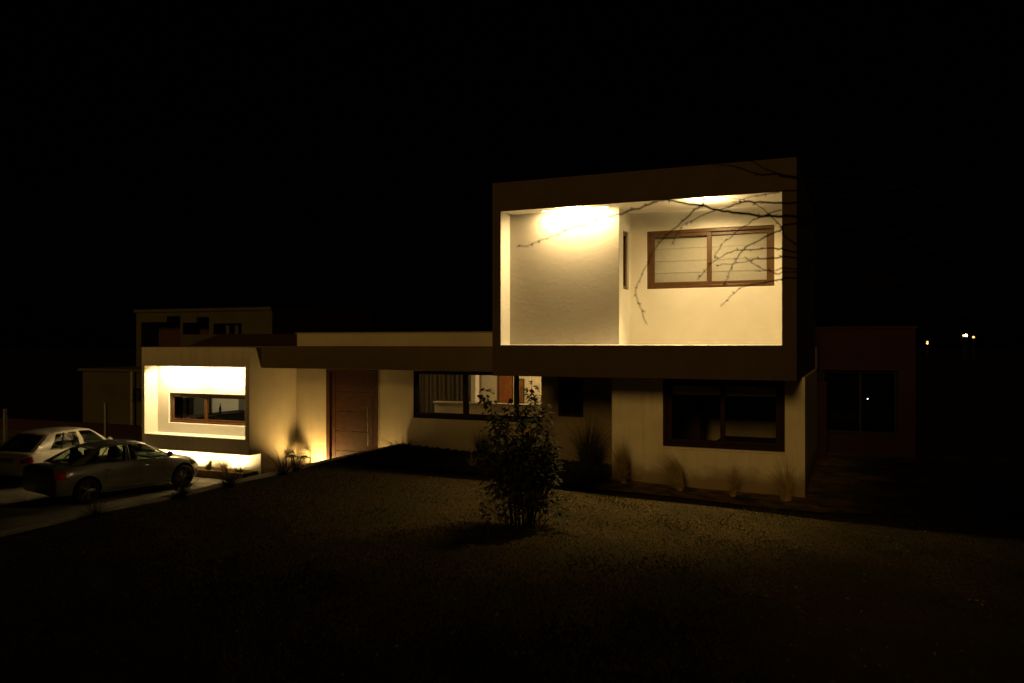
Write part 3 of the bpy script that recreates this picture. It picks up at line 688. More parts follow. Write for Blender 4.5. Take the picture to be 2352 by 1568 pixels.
for i, (tx, ty, dp) in enumerate(tips):
    tip = rt * ((tx - 1203) * K) + fw * dp * 1.3 + Vector((0, 0, (1200 - ty) * K))
    base = rt * ((tx - 1203) * K * .35 + rnd.uniform(-.10, .10)) + fw * rnd.uniform(-.2, .2) + Vector((0, 0, -.02))
    mid = base.lerp(tip, .45); mid.x *= .8; mid.y *= .8; mid.z += .12 * tip.z
    pts = [base * (1 - t) ** 2 + mid * 2 * t * (1 - t) + tip * t * t for t in np.linspace(0, 1, 10)]
    wood.tube(pts, [.0095 - .0008 * k for k in range(10)], 5)
    dens = 24 if ty > 1130 else 50
    for k in range(int(dens * 1.6)):
        t = 1 - rnd.random() ** 1.35 * (.72 if ty < 1100 else .5)
        j = min(int(t * 9), 8); c = Vector(pts[j]).lerp(Vector(pts[j + 1]), t * 9 - j)
        rr = .24 * (1 - .75 * t ** 4) * rnd.random() ** .5
        a = rnd.uniform(0, 6.283); off = Vector((math.cos(a) * rr, math.sin(a) * rr, rnd.uniform(-.14, .1)))
        c2 = c + off
        if c2.z < .62 and rnd.random() < .62: continue
        dvec = Vector((math.cos(a), math.sin(a), rnd.uniform(-.7, .25)))
        for q in range(rnd.choice((1, 2, 3))):
            dv = dvec + Vector((rnd.uniform(-.6, .6), rnd.uniform(-.6, .6), rnd.uniform(-.3, .3)))
            leaf_faces(lv, c2, dv, Vector((0, 0, 1)), rnd.uniform(.08, .16), rnd.uniform(.042, .078))
        if rnd.random() < .25: wood.tube([c, c2], .003, 4, cap=False)
wood.build('stem', M['bark'], sh); lv.build('foliage', M['leaf'], sh)

# bare-branched tree at the right, its twigs reaching across the lit recess
TB = at_t(2560, 1500, 8.6); TB.z = lawn_z(TB.x, TB.y)
tree = empty('bare_tree', (TB.x, TB.y, TB.z), label='leafless tree at the right whose thin twigs cross in front of the upper storey', cat='tree')
rnd = random.Random(11)
m = MB(); hz = [0, .4, 1.0, 1.8, 2.6, 3.4, 4.2, 5.2, 6.0]
tp = [Vector((.05 * math.sin(z * 1.7), .06 * math.cos(z * 1.3), z - .05)) for z in hz]
m.tube(tp, [.13, .10, .09, .08, .07, .06, .045, .03, .012], 10); m.build('trunk', M['bark'], tree, smooth=True)
def zp(zx, zy): return (1091 + zx * .3479, 315.8 + zy * .3479)
BR = [([(2120, 525), (2025, 525), (1930, 522), (1800, 510), (1700, 495), (1600, 482), (1480, 450), (1380, 438), (1260, 420), (1200, 425), (1120, 455), (1000, 490), (900, 525), (740, 575), (640, 600), (560, 635), (470, 670), (380, 705), (275, 725)], .016, 6.6, 7.9),
      ([(2120, 430), (2020, 430), (1880, 430), (1780, 425), (1720, 445), (1640, 475), (1560, 490), (1450, 545), (1380, 580), (1340, 630), (1300, 705)], .013, 7.2, 8.0),
      ([(1510, 435), (1440, 490), (1390, 540), (1310, 610), (1230, 680), (1160, 790), (1110, 890), (1075, 970), (1062, 1030), (1080, 1090), (1135, 1235)], .008, 6.6, 7.3),
      ([(2120, 570), (2020, 615), (1900, 665), (1800, 720), (1750, 770), (1700, 850), (1665, 930), (1635, 980)], .011, 7.0, 8.1),
      ([(2120, 760), (2010, 740), (1880, 735), (1750, 745), (1660, 770), (1580, 820), (1520, 880), (1470, 940)], .010, 7.6, 8.3),
      ([(2120, 800), (2000, 800), (1850, 805), (1740, 830), (1600, 850)], .011, 8.4, 8.3),
      ([(2120, 930), (2020, 945), (1900, 965), (1780, 985), (1690, 1050), (1620, 1115)], .011, 7.7, 8.3),
      ([(2020, 480), (1900, 520), (1800, 570), (1700, 650), (1640, 700), (1580, 800)], .007, 7.8, 7.6),
      ([(2120, 870), (1980, 880), (1850, 885)], .011, 8.5, 8.4),
      ([(2120, 270), (2000, 245), (1850, 240), (1700, 190), (1550, 175)], .016, 7.5, 8.2),
      ([(2120, 265), (1950, 225), (1800, 150), (1660, 110)], .013, 8.6, 8.4),
      ([(2120, 350), (1950, 372), (1830, 390), (1700, 430)], .010, 8.0, 8.2),
      ([(2120, 890), (2000, 900), (1860, 850), (1780, 790)], .008, 7.3, 8.2),
      ([(2120, 700), (2030, 600), (1900, 470), (1790, 420), (1650, 400)], .009, 8.8, 8.4)]
m = MB()
O = Vector((TB.x, TB.y, TB.z))
NODES = [at_t(2080, 430, 8.35) - O, at_t(2060, 535, 8.3) - O, at_t(2090, 655, 8.45) - O]
for nd, zz, rr in ((NODES[0], 3.6, .03), (NODES[1], 2.9, .034), (NODES[2], 2.3, .03)):
    base = Vector((.05 * math.sin(zz * 1.7), .06 * math.cos(zz * 1.3), zz)); mid = base.lerp(nd, .5) + Vector((.05, -.12, .10))
    m.tube([base * (1 - t) ** 2 + mid * 2 * t * (1 - t) + nd * t * t for t in np.linspace(0, 1, 9)], [rr * (1 - .04 * k) for k in range(9)], 7)
for pl_, r0, tt, tr in BR:
    P = []; n = len(pl_)
    for i, (a, b) in enumerate(pl_):
        f = i / (n - 1); x, y = zp(a, b); P.append(at_t(x, y, tr + (tt - tr) * f) - O)
    if pl_[0][0] > 2100:                       # carry it on to one of three limbs
        P = [NODES[0 if pl_[0][1] < 440 else (1 if pl_[0][1] < 620 else 2)]] + P
    Q = []                                     # smooth the line through its points
    for i in range(len(P) - 1):
        p0, p1, p2, p3 = P[max(i - 1, 0)], P[i], P[i + 1], P[min(i + 2, len(P) - 1)]
        for t in (0, .33, .66):
            Q.append(.5 * (2 * p1 + (p2 - p0) * t + (2 * p0 - 5 * p1 + 4 * p2 - p3) * t * t + (3 * p1 - p0 - 3 * p2 + p3) * t ** 3))
    P = [q + Vector((rnd.gauss(0, .004), rnd.gauss(0, .004), rnd.gauss(0, .005))) for q in Q] + [P[-1]]
    k = len(P); r0 *= .9; rad = [max(r0 * (1 - .85 * i / (k - 1)), .0032) * (1.5 if i == 0 and pl_[0][0] > 2100 else 1) for i in range(k)]
    m.tube(P, rad, 6)
    for i in range(2, k - 1, 2):               # buds and spurs
        for q in range(1):
            c = P[i].lerp(P[i + 1], rnd.random()); d = (P[i + 1] - P[i]).normalized()
            s = d.orthogonal().normalized(); s.rotate(Matrix.Rotation(rnd.uniform(0, 6.28), 4, d))
            m.tube([c, c + (s + d * .8) * rnd.uniform(.012, .030)], [.0065, .003], 5)
for i in range(46):                            # rest of the crown, up and to the right
    z = rnd.uniform(1.9, 5.9); a = rnd.uniform(-1.3, 1.7); L = rnd.uniform(.9, 2.2)
    d = Vector((math.cos(a), math.sin(a) * .9, rnd.uniform(.1, .7)))
    P = [Vector((.05 * math.sin(z * 1.7), .06 * math.cos(z * 1.3), z))]
    for k in range(6):
        d = (d + Vector((rnd.uniform(-.25, .25), rnd.uniform(-.25, .25), rnd.uniform(-.15, .2)))).normalized(); P.append(P[-1] + d * L / 6)
    m.tube(P, [.022, .017, .013, .010, .008, .005, .003], 5)
m.build('crown', M['bark'], tree, smooth=True, angle=60)

# unseen trees added behind the camera to shade the lawn and driveway
def added_shade_tree(x, y, h, w, lab, n=1300):
    o = empty('added_shade_tree', (x, y, -4.3), label=lab, cat='tree', group='unseen trees added behind the viewpoint for their shade')
    rs = random.Random(int(x * 31 + 900)); mm = MB(); mm.tube([(0, 0, 0), (.1, 0, h * .4), (0, .1, h * .92)], [.28, .2, .04], 9); mm.build('trunk', M['bark'], o)
    mm = MB()
    for i in range(n):
        t = rs.random(); z = h * (.06 + .94 * t); r = w * (1 - t ** 5) ** .5 * rs.random() ** .5
        a = rs.uniform(0, 6.283); c = Vector((r * math.cos(a), r * math.sin(a), z))
        d = Vector((rs.gauss(0, 1), rs.gauss(0, 1), rs.gauss(0, 1))).normalized(); e = d.orthogonal().normalized(); k = rs.uniform(.3, .65)
        mm.face([c - d * k, c - e * k * .5, c + d * k, c + e * k * .5])
    mm.build('crown', M['canopy'], o)
for x, y, h, w, lab in ((-22, -7, 10.6, 2.7, 'tall dense tree, farthest left of the added shade trees'), (-17.6, -6.5, 10.9, 2.8, 'tall dense tree, second from the left of the added shade trees'), (-13.2, -7, 10.6, 2.8, 'tall dense tree, third from the left of the added shade trees'),
                        (-9.4, -6.4, 10.4, 2.5, 'tall dense tree next to the first low one of the added shade trees'), (-5.6, -7, 7.0, 2.6, 'first low dense tree of the added shade trees, counted from the left'), (-1.4, -6.6, 6.9, 2.6, 'low dense tree added for shade straight behind the viewpoint'),
                        (4.6, -7, 11.6, 2.6, 'tall dense tree added for shade just right of the viewpoint'), (9.4, -6.6, 9.5, 2.8, 'medium dense tree at the right of the added shade trees'), (14, -7, 9.2, 2.8, 'medium dense tree, farthest right of the added shade trees')):
    added_shade_tree(x, y, h, w, lab)

# lawn blades and dark bed cover standing in for shade: nobody could count them
def blades(name, n, region, hh, mt, zf, seed, clump=None):
    rs = np.random.RandomState(seed); V = []; F = []
    x0, x1, y0, y1 = region; c = 0
    while c < n:
        x = rs.uniform(x0, x1); y = y0 + (y1 - y0) * rs.rand()
        f = math.sin(x * 1.7 + .6 * math.sin(y * 2.1)) * math.sin(y * 1.9 + .8 * math.sin(x * 1.3)) + .5 * math.sin(x * 4.1 + y * 3.3)
        if clump is not None and f + rs.normal() * .35 < clump: continue
        a = rs.uniform(0, 6.283); h = hh * rs.uniform(.4, 1.2); w = rs.uniform(.003, .007); z = zf(x, y) - .004
        dx, dy = math.cos(a), math.sin(a); l = h * rs.uniform(.3, 1.1); b = len(V)
        V += [(x - dy * w, y + dx * w, z), (x + dy * w, y - dx * w, z), (x + dx * l * .6, y + dy * l * .6, z + h * .8), (x + dx * l * 1.2, y + dy * l * 1.2, z + h * .75)]
        F += [(b, b + 1, b + 2), (b + 1, b + 3, b + 2)]; c += 1
    me = bpy.data.meshes.new(name); me.from_pydata(V, [], F); me.materials.append(mt); me.update()
    o = bpy.data.objects.new(name, me); COL.objects.link(o); tag(o, kind='stuff'); return o
M['blade'] = mat('grass_blade', (.075, .06, .022), .95, noise=.6, scale=5, spec=.03)
M['bladeg'] = mat('clover_blade', (.055, .07, .028), .95, noise=.4, scale=5, spec=.03)
o = blades('grass', 60000, (-11.8, 4.5, 6.0, 16.2), .030, M['blade'], lawn_z, 3)
o = blades('clover_patches', 9000, (-8, 4, 5.0, 16.25), .05, M['bladeg'], lawn_z, 4, .55)
o = blades('shade_dark_cover', 14000, (-11.8, -5.4, 16.7, 19.6), .11, M['leafshade'], lambda x, y: lawn_z(x, y) - .03, 6)  # near-black blades carry the painted shade of the bed

lm = MB(); rs = random.Random(21)
for i in range(1500):
    x = rs.uniform(-11.5, 6); y = rs.uniform(3.5, 16); c = Vector((x, y, lawn_z(x, y) + rs.uniform(.006, .03)))
    leaf_faces(lm, c, Vector((rs.gauss(0, 1), rs.gauss(0, 1), rs.uniform(-.1, .35))), Vector((rs.uniform(-.4, .4), rs.uniform(-.4, .4), 1)), rs.uniform(.03, .075), rs.uniform(.015, .035))
lm.build('fallen_leaves', mat('dry_leaf', (.22, .15, .06), .8, noise=.4, scale=3), kind='stuff')

# ------------------------------------------------------------------ cars
def catmull(keys, xs):
    k = np.array(keys, float); X = k[:, 0]; out = np.zeros((len(xs), k.shape[1])); out[:, 0] = xs
    for c in range(1, k.shape[1]):
        Y = k[:, c]; d = np.gradient(Y, X)
        sl = np.diff(Y) / np.diff(X)
        for i in range(len(X)):                # keep it monotone
            s = [sl[j] for j in (i - 1, i) if 0 <= j < len(sl)]
            if len(s) == 2 and s[0] * s[1] <= 0: d[i] = 0
            else: d[i] = math.copysign(min(abs(d[i]), 3 * min(abs(q) for q in s)), d[i]) if d[i] else 0
        for n, x in enumerate(xs):
            i = min(max(np.searchsorted(X, x) - 1, 0), len(X) - 2); h = X[i + 1] - X[i]; t = (x - X[i]) / h
            out[n, c] = (2 * t**3 - 3 * t**2 + 1) * Y[i] + (t**3 - 2 * t**2 + t) * h * d[i] + (-2 * t**3 + 3 * t**2) * Y[i + 1] + (t**3 - t**2) * h * d[i + 1]
    return out
def car(name, spec, loc, rz, lab, paint, glass_m, cat='car'):
    o = empty(name, loc, rz, label=lab, cat=cat, group='cars parked on the driveway')
    x0, x1 = spec['keys'][0][0], spec['keys'][-1][0]
    xs = np.linspace(x0, x1, 64)
    st = catmull(spec['keys'], xs)
    def prof(r):
        x, zb, w, zs, ws, zt = r; h = zs - zb
        return [(0, zb), (.80 * w, zb), (.94 * w, zb + .03), (.985 * w, zb + .22 * h), (w, zb + .45 * h), (.995 * w, zb + .66 * h), (.975 * w, zb + .78 * h),
                (.5 * (w * .955 + ws), zs - .045), (ws, zs), (ws * .85, zs + .55 * (zt - zs)), (ws * .45, zs + .92 * (zt - zs)), (0, zt)]
    m = MB(); rows = []
    for r in st:
        p = prof(r); ring = [(r[0], -y, z) for y, z in p] + [(r[0], y, z) for y, z in p[-2:0:-1]]
        rows.append(len(m.v)); m.v += ring; n = len(ring)
    for i in range(len(rows) - 1):
        for j in range(n): j2 = (j + 1) % n; m.f.append((rows[i] + j, rows[i + 1] + j, rows[i + 1] + j2, rows[i] + j2)); m.m.append(0)
    m.f.append(tuple(rows[0] + j for j in range(n))); m.m.append(0)
    m.f.append(tuple(rows[-1] + j for j in range(n))[::-1]); m.m.append(0)
    body = m.build('body', paint, o, smooth=True, angle=38)
    bm = bmesh.new(); bm.from_mesh(body.data); bmesh.ops.recalc_face_normals(bm, faces=bm.faces); bm.to_mesh(body.data); bm.free()
    # wheel arches cut out of the body
    for ax in spec['axles']:
        c = MB()
        for s in (-1, 1):
            k = 28; b = len(c.v)
            for yy in (s * .52, s * 1.2):
                for j in range(k): a = 2 * math.pi * j / k; c.v.append((ax + spec['arch'] * math.cos(a), yy, spec['wr'] + .01 + spec['arch'] * math.sin(a)))
            for j in range(k): j2 = (j + 1) % k; c.f.append((b + j, b + j2, b + k + j2, b + k + j)); c.m.append(0)
            c.f.append(tuple(b + j for j in range(k))); c.m.append(0); c.f.append(tuple(b + k + j for j in range(k))[::-1]); c.m.append(0)
        cu = c.build('cutter', M['rubber']); cu.parent = o
        bm = bmesh.new(); bm.from_mesh(cu.data); bmesh.ops.recalc_face_normals(bm, faces=bm.faces); bm.to_mesh(cu.data); bm.free()
        md = body.modifiers.new('arch', 'BOOLEAN'); md.operation = 'DIFFERENCE'; md.object = cu; md.solver = 'EXACT'
        try: md.material_mode = 'TRANSFER'
        except Exception: pass
        bpy.context.view_layer.update()
        me = bpy.data.meshes.new_from_object(body.evaluated_get(bpy.context.evaluated_depsgraph_get()))
        body.modifiers.clear(); body.data = me; bpy.data.objects.remove(cu)
    # greenhouse: ruled side surfaces between beltline and roof edge
    B = catmull(spec['belt'], np.linspace(0, 1, 41)); T = catmull(spec['roof'], np.linspace(0, 1, 41))      # s, x, y, z
    def S(s, v, sd, off=0):
        i = s * 40; a = int(min(i, 39)); f = i - a
        b = B[a, 1:] * (1 - f) + B[a + 1, 1:] * f; t = T[a, 1:] * (1 - f) + T[a + 1, 1:] * f
        p = b * (1 - v) + t * v; bul = .035 * math.sin(math.pi * v)
        return Vector((p[0], sd * (p[1] + bul + off), p[2]))
    wins = spec['wins']
    sh_ = MB()
    sc_ = sorted(set([0, 1] + [w[0] for w in wins] + [w[1] for w in wins] + list(np.linspace(0, 1, 25))))
    vc = [0, .03, .2, .4, .6, .8, .90, 1]
    for sd in (-1, 1):
        for i in range(len(sc_) - 1):
            for j in range(len(vc) - 1):
                sm, vm = (sc_[i] + sc_[i + 1]) / 2, (vc[j] + vc[j + 1]) / 2
                if any(w[0] < sm < w[1] for w in wins) and .03 < vm < .90: continue
                q = [S(sc_[i], vc[j], sd), S(sc_[i + 1], vc[j], sd), S(sc_[i + 1], vc[j + 1], sd), S(sc_[i], vc[j + 1], sd)]
                sh_.face(q if sd < 0 else q[::-1])
    # roof skin
    yy = np.linspace(-1, 1, 13)
    for i in range(24):
        for j in range(12):
            q = []
            for (ii, jj) in ((i, j), (i + 1, j), (i + 1, j + 1), (i, j + 1)):
                p = S(ii / 24, 1, 1); q.append((p.x, p.y * yy[jj], p.z + .035 * (1 - yy[jj] ** 2)))
            sh_.face(q)
    # screens: header bands of body colour and glass
    def screen(s, m_, g_):
        def P(v, y):
            p = S(s, v, 1); bow = (1 - y * y) * (.10 if s > .5 else -.07) * (1 - v * .6)
            return Vector((p.x + bow, p.y * y, p.z + .035 * (1 - y * y) * v))
        for j in range(12):
            for v0, v1 in ((0, .06), (.06, .93), (.93, 1)):
                band = v0 == .06 and 0 < j < 11
                q = [P(v0, yy[j]), P(v0, yy[j + 1]), P(v1, yy[j + 1]), P(v1, yy[j])]
                (g_ if band else m_).face(q if s < .5 else q[::-1])
    gr, gf = MB(), MB()
    screen(0, sh_, gr); screen(1, sh_, gf)
    bm_me = sh_.build('roof', paint, o, smooth=True, angle=35)
    bm = bmesh.new(); bm.from_mesh(bm_me.data); bmesh.ops.remove_doubles(bm, verts=bm.verts, dist=.0015); bmesh.ops.recalc_face_normals(bm, faces=bm.faces); bm.to_mesh(bm_me.data); bm.free()
    gr.build('rear_window', M[spec.get('rearglass', glass_m)], o, smooth=True); gf.build('windscreen', M[glass_m], o, smooth=True)
    for sd in (-1, 1):
        for w in wins:
            g = MB(); ss = np.linspace(w[0], w[1], 7); vv = np.linspace(.03, .90, 5)
            for i in range(6):
                for j in range(4):
                    q = [S(ss[i], vv[j], sd, -.006), S(ss[i + 1], vv[j], sd, -.006), S(ss[i + 1], vv[j + 1], sd, -.006), S(ss[i], vv[j + 1], sd, -.006)]
                    g.face(q if sd < 0 else q[::-1])
            g.build('side_window', M[spec.get('sideglass', glass_m)], o, smooth=True)
        for s in spec.get('dark_pillars', []):
            g = MB(); g.tube([S(s, v, sd, .004) for v in np.linspace(.02, .92, 5)], .018, 5); g.build('window_divider', M['black'], o)
        g = MB(); g.tube([S(s, .0, sd, .004) for s in np.linspace(.04, .97, 16)], .010, 5); g.build('window_trim', M['black'], o)
    # seams, handles, lamps, mirrors, wheels, seats
    def side(x, f, off=.003):
        r = catmull(spec['keys'], [x])[0]; p = prof(r); zb = p[2][1]; zt = p[8][1]; z = zb + (zt - zb) * f
        for a, b in zip(p[2:8], p[3:9]):
            if a[1] <= z <= b[1] + 1e-6: t = (z - a[1]) / (b[1] - a[1] + 1e-9); return Vector((x, a[0] + (b[0] - a[0]) * t + off, z))
        return Vector((x, p[8][0] + off, p[8][1]))
    for sd in (-1, 1):
        fl = lambda v: Vector((v.x, v.y * sd, v.z))
        for x in spec['seams']:
            g = MB(); g.tube([fl(side(x + spec.get('rake', 0) * f, f, .0005)) for f in np.linspace(.05, .97, 9)], .004, 4); g.build('door_seam', M['black'], o)
        for x in spec['handles']:
            g = MB(); g.tube([fl(side(x - .09, .80, .012)), fl(side(x - .07, .80, .03)), fl(side(x + .07, .80, .03)), fl(side(x + .09, .80, .012))], .014, 6); g.build('door_handle', paint, o, smooth=True)
        g = MB(); g.tube([fl(side(x, .10, .0)) for x in np.linspace(spec['axles'][0] + .42, spec['axles'][1] - .42, 10)], .03, 6); g.build('sill', paint, o, smooth=True)
        # tail lamp wraps the corner
        g = MB(); xr = x0 + .01
        us = np.linspace(0, 1, 8)
        def tl(u, f):
            if u < .5:
                r = catmull(spec['keys'], [xr])[0]; yw = side(xr, f, .004).y; return Vector((xr - .012, yw * (.80 + .20 * u / .5), side(xr, f).z))
            return side(xr + spec['tail'] * (u - .5) * 2, f, .006)
        for i in range(7):
            for j in range(4):
                f0, f1 = .60 + .075 * j, .60 + .075 * (j + 1)
                g.face([fl(tl(us[i], f0)), fl(tl(us[i + 1], f0)), fl(tl(us[i + 1], f1)), fl(tl(us[i], f1))])
        g.build('tail_light', M['redl'], o, smooth=True)
        g = MB(); xf = x1 - .10
        for i in range(6):
            for j in range(3):
                xa, xb = xf - .34 + .06 * i, xf - .34 + .06 * (i + 1); f0, f1 = .66 + .10 * j, .66 + .10 * (j + 1)
                g.face([fl(side(xa, f0, .006)), fl(side(xb, f0, .006)), fl(side(xb, f1, .006)), fl(side(xa, f1, .006))])
        g.build('headlight', M['carglass2'], o, smooth=True)
        p = S(.955, .06, 1); g = MB(); b = MB()
        g.lathe([(.001, -.09), (.05, -.08), (.075, -.02), (.075, .03), (.055, .07), (.001, .08)], 14, (0, 0, 0), 'y')
        g.v = [(p.x - .03 + v[0] * .75, sd * (p.y + .13) + v[1], p.z + .06 + v[2]) for v in g.v]
        g.tube([(p.x - .02, sd * p.y, p.z + .01), (p.x - .03, sd * (p.y + .10), p.z + .04)], .02, 6); g.build('wing_mirror', paint, o, smooth=True)
        for ax in spec['axles']:
            W = spec['wr']; wy = sd * (spec['track'])
            t = empty('wheel', (ax, wy, W), 0); t.parent = o
            g = MB(); g.lathe([(W * .68, -.10), (W * .9, -.105), (W * .985, -.085), (W, -.05), (W, .05), (W * .985, .085), (W * .9, .105), (W * .68, .10), (W * .68, -.10)], 36, axis='y'); g.build('tyre', M['rubber'], t, smooth=True)
            g = MB(); yo = sd * .085
            g.lathe([(W * .70, yo), (W * .66, yo + sd * .012), (W * .62, yo), (W * .60, yo - sd * .10), (W * .1, yo - sd * .11)], 36, axis='y')
            for q in range(spec['spokes']):
                a = 2 * math.pi * q / spec['spokes']
                for e in ((-.10, .10) if spec['spokes'] <= 5 else (0,)):
                    g.tube([(W * .10 * math.cos(a), yo - sd * .01, W * .10 * math.sin(a)), (W * .63 * math.cos(a + e * 1.6), yo, W * .63 * math.sin(a + e * 1.6))], [.026, .016], 5)
            g.lathe([(.001, yo + sd * .012), (W * .15, yo + sd * .008), (W * .17, yo - sd * .03)], 20, axis='y'); g.build('rim', M['rim'], t, smooth=True)
    zb_ = spec['belt'][1][3]
    for (sx, k) in spec['seats']:
        for sy in (-.36, .36):
            g = MB()
            g.tube([(sx, sy, zb_ - .25), (sx - .05, sy, zb_ + .0), (sx - .11, sy, zb_ + .17)], [.17, .2, .14], 10)
            g.tube([(sx - .12, sy, zb_ + .20), (sx - .14, sy, zb_ + .33)], [.10, .095], 10); g.build('seat', M['int'], o, smooth=True)
    g = MB(); d = B[-1]; g.box(d[1] - .62, d[1] - .12, -d[2] + .1, d[2] - .1, d[3] - .12, d[3] + .03); g.build('dashboard', M['int'], o, bevel=.04)
    # bumper rub line and plate recess at the back
    g = MB(); r = catmull(spec['keys'], [x0 + .02])[0]
    g.box(x0 - .012, x0 + .01, -.26, .26, r[1] + .28, r[1] + .40); g.build('number_plate', M['kerb'], o)
    return o
sedan = dict(
    keys=[(-2.22, .44, .70, .80, .56, .85), (-2.18, .32, .84, .90, .70, .965), (-2.04, .25, .885, .95, .74, 1.01), (-1.38, .20, .905, .965, .80, 1.0), (-.5, .18, .908, .94, .83, .955),
          (.5, .18, .908, .915, .82, .92), (1.1, .19, .908, .895, .79, .945), (1.5, .20, .90, .855, .74, .895), (1.84, .22, .80, .76, .60, .79), (2.00, .26, .66, .65, .48, .69), (2.06, .32, .50, .54, .40, .58)],
    axles=(-1.38, 1.38), arch=.375, wr=.32, track=.80, spokes=5,
    belt=[(0, -1.72, .69, .99), (.15, -1.38, .77, .985), (.35, -.80, .80, .96), (.6, 0, .805, .935), (.85, .78, .79, .915), (1, 1.14, .745, .925)],
    roof=[(0, -.98, .54, 1.325), (.15, -.80, .565, 1.365), (.35, -.46, .58, 1.395), (.6, -.08, .585, 1.405), (.85, .20, .575, 1.385), (1, .36, .55, 1.35)],
    wins=[(.13, .235), (.245, .50), (.555, .93)], dark_pillars=[.24, .53], seams=[-.90, .06, 1.02], rake=0, handles=[-.80, .20], tail=.30,
    seats=[(-.95, 0), (.12, 0)])
hatch = dict(
    keys=[(-1.95, .42, .62, .78, .58, .80), (-1.90, .32, .74, .86, .68, .89), (-1.7, .26, .80, .90, .74, .93), (-1.25, .22, .83, .92, .76, .94), (0, .20, .835, .90, .77, .91), (.9, .20, .83, .88, .75, .91),
          (1.4, .22, .81, .84, .70, .875), (1.8, .25, .74, .76, .60, .79), (1.92, .30, .66, .66, .5, .68)],
    axles=(-1.22, 1.22), arch=.32, wr=.29, track=.73, spokes=8,
    belt=[(0, -1.74, .70, .90), (.2, -1.25, .745, .91), (.5, -.4, .76, .90), (.8, .5, .755, .885), (1, 1.0, .71, .90)],
    roof=[(0, -1.12, .56, 1.335), (.2, -.86, .58, 1.375), (.5, -.35, .59, 1.395), (.8, .12, .585, 1.385), (1, .36, .56, 1.35)],
    wins=[(.20, .33), (.345, .57), (.63, .94)], dark_pillars=[.337], seams=[-.75, .22, 1.0], handles=[-.62, .35], tail=.14, seats=[(-.8, 0), (.2, 0)],
    sideglass='carglass', rearglass='carglass2')
c1 = car('sedan', sedan, (-17.68, 15.13, GZ), R(79.5), 'silver grey four door sedan parked nearest the lawn with its nose to the house', M['grey'], 'carglass'); c1.scale = (.94, .94, .95)
c2 = car('hatchback', hatch, (-21.35, 16.35, GZ), R(97), 'white older hatchback parked behind the grey sedan', M['wcar'], 'carglass')
m = MB(); m.tube([(.20, 0, 1.43), (-.35, .05, 1.62)], [.006, .003], 5); m.build('aerial', M['black'], c2)

# ------------------------------------------------------------------ neighbours, fence, far lights
def nb(name, lab, loc): return empty(name, loc, label=lab, cat='house')
# left: two-storey house with open loggias
h = nb('neighbour_house', 'pale unlit two storey house with dark open loggias behind the left wing', (-34, 32, -4.3))
def PX(x, y, Y): p = at_y(x, y, Y); return p.x + 34, p.z + 4.3
Y0 = 32
x0, zt = PX(313, 719, Y0); x1, _ = PX(625, 719, Y0)
holes = [(PX(324, 741, Y0)[0], PX(414, 741, Y0)[0], PX(324, 795, Y0)[1], PX(324, 741, Y0)[1]), (PX(383, 741, Y0)[0], PX(414, 741, Y0)[0], PX(383, 795, Y0)[1], PX(383, 727, Y0)[1]),
         (PX(420, 742, Y0)[0], PX(452, 742, Y0)[0], PX(420, 769, Y0)[1], PX(420, 742, Y0)[1]), (PX(452, 742, Y0)[0], PX(480, 742, Y0)[0], PX(452, 769, Y0)[1], PX(452, 729, Y0)[1]),
         (PX(490, 744, Y0)[0], PX(555, 744, Y0)[0], PX(490, 769, Y0)[1], PX(490, 744, Y0)[1])]
xs = [x0, x1] + [q for a in holes for q in a[:2]]; zs = [0, zt] + [q for a in holes for q in a[2:]]
m = MB(); m.vox(xs, [0, 1.2, 9], zs, lambda x, y, z: y > 1.2 or not any(inb(x, a[0], a[1]) and inb(z, a[2], a[3]) for a in holes), lambda c, d: 1 if c[1] > .6 and c[1] < 1.3 else 0)
m.build('wall', [M['neigh'], M['rooftile']], h)
m = MB(); m.box(x0 - .1, x1, -.1, 9.1, zt + .002, zt + .16); m.build('roof_edge', M['neigh'], h)
a = holes[4]; m = MB()
for f in (.30, .62): xx = a[0] + (a[1] - a[0]) * f; m.box(xx, xx + .22, .3, .5, a[2] + .002, a[3] - .002)
m.build('window_post', M['neigh'], h)
m = MB(); m.box(a[0] + .01, a[1] - .01, .8, .82, a[2] + .01, a[3] - .01); m.build('window_pane', M['glassdark'], h)
# hip roofed house between
p0 = at_y(452, 793, 28.5); p1 = at_y(500, 768, 30.5); p2 = at_y(700, 766, 30.5)
h = nb('neighbour_house', 'low neighbouring house with a dark red hipped roof behind the left wing', (p0.x, 28.5, -4.3))
m = MB(); m.box(0, 12, 0, 6, 0, 4.1); m.build('wall', M['neighred'], h)
e = p0.z + 4.3; r = p1.z + 4.3; m = MB(); rx = p1.x - p0.x
V = [(-.3, -.3, e), (12.3, -.3, e), (12.3, 6.3, e), (-.3, 6.3, e), (rx, 2.2, r), (12.3 - rx, 2.2, r)]
m.add(V, [(0, 1, 5, 4), (1, 2, 5), (2, 3, 4, 5), (3, 0, 4), (0, 3, 2, 1)]); m.build('roof', M['rooftile'], h)
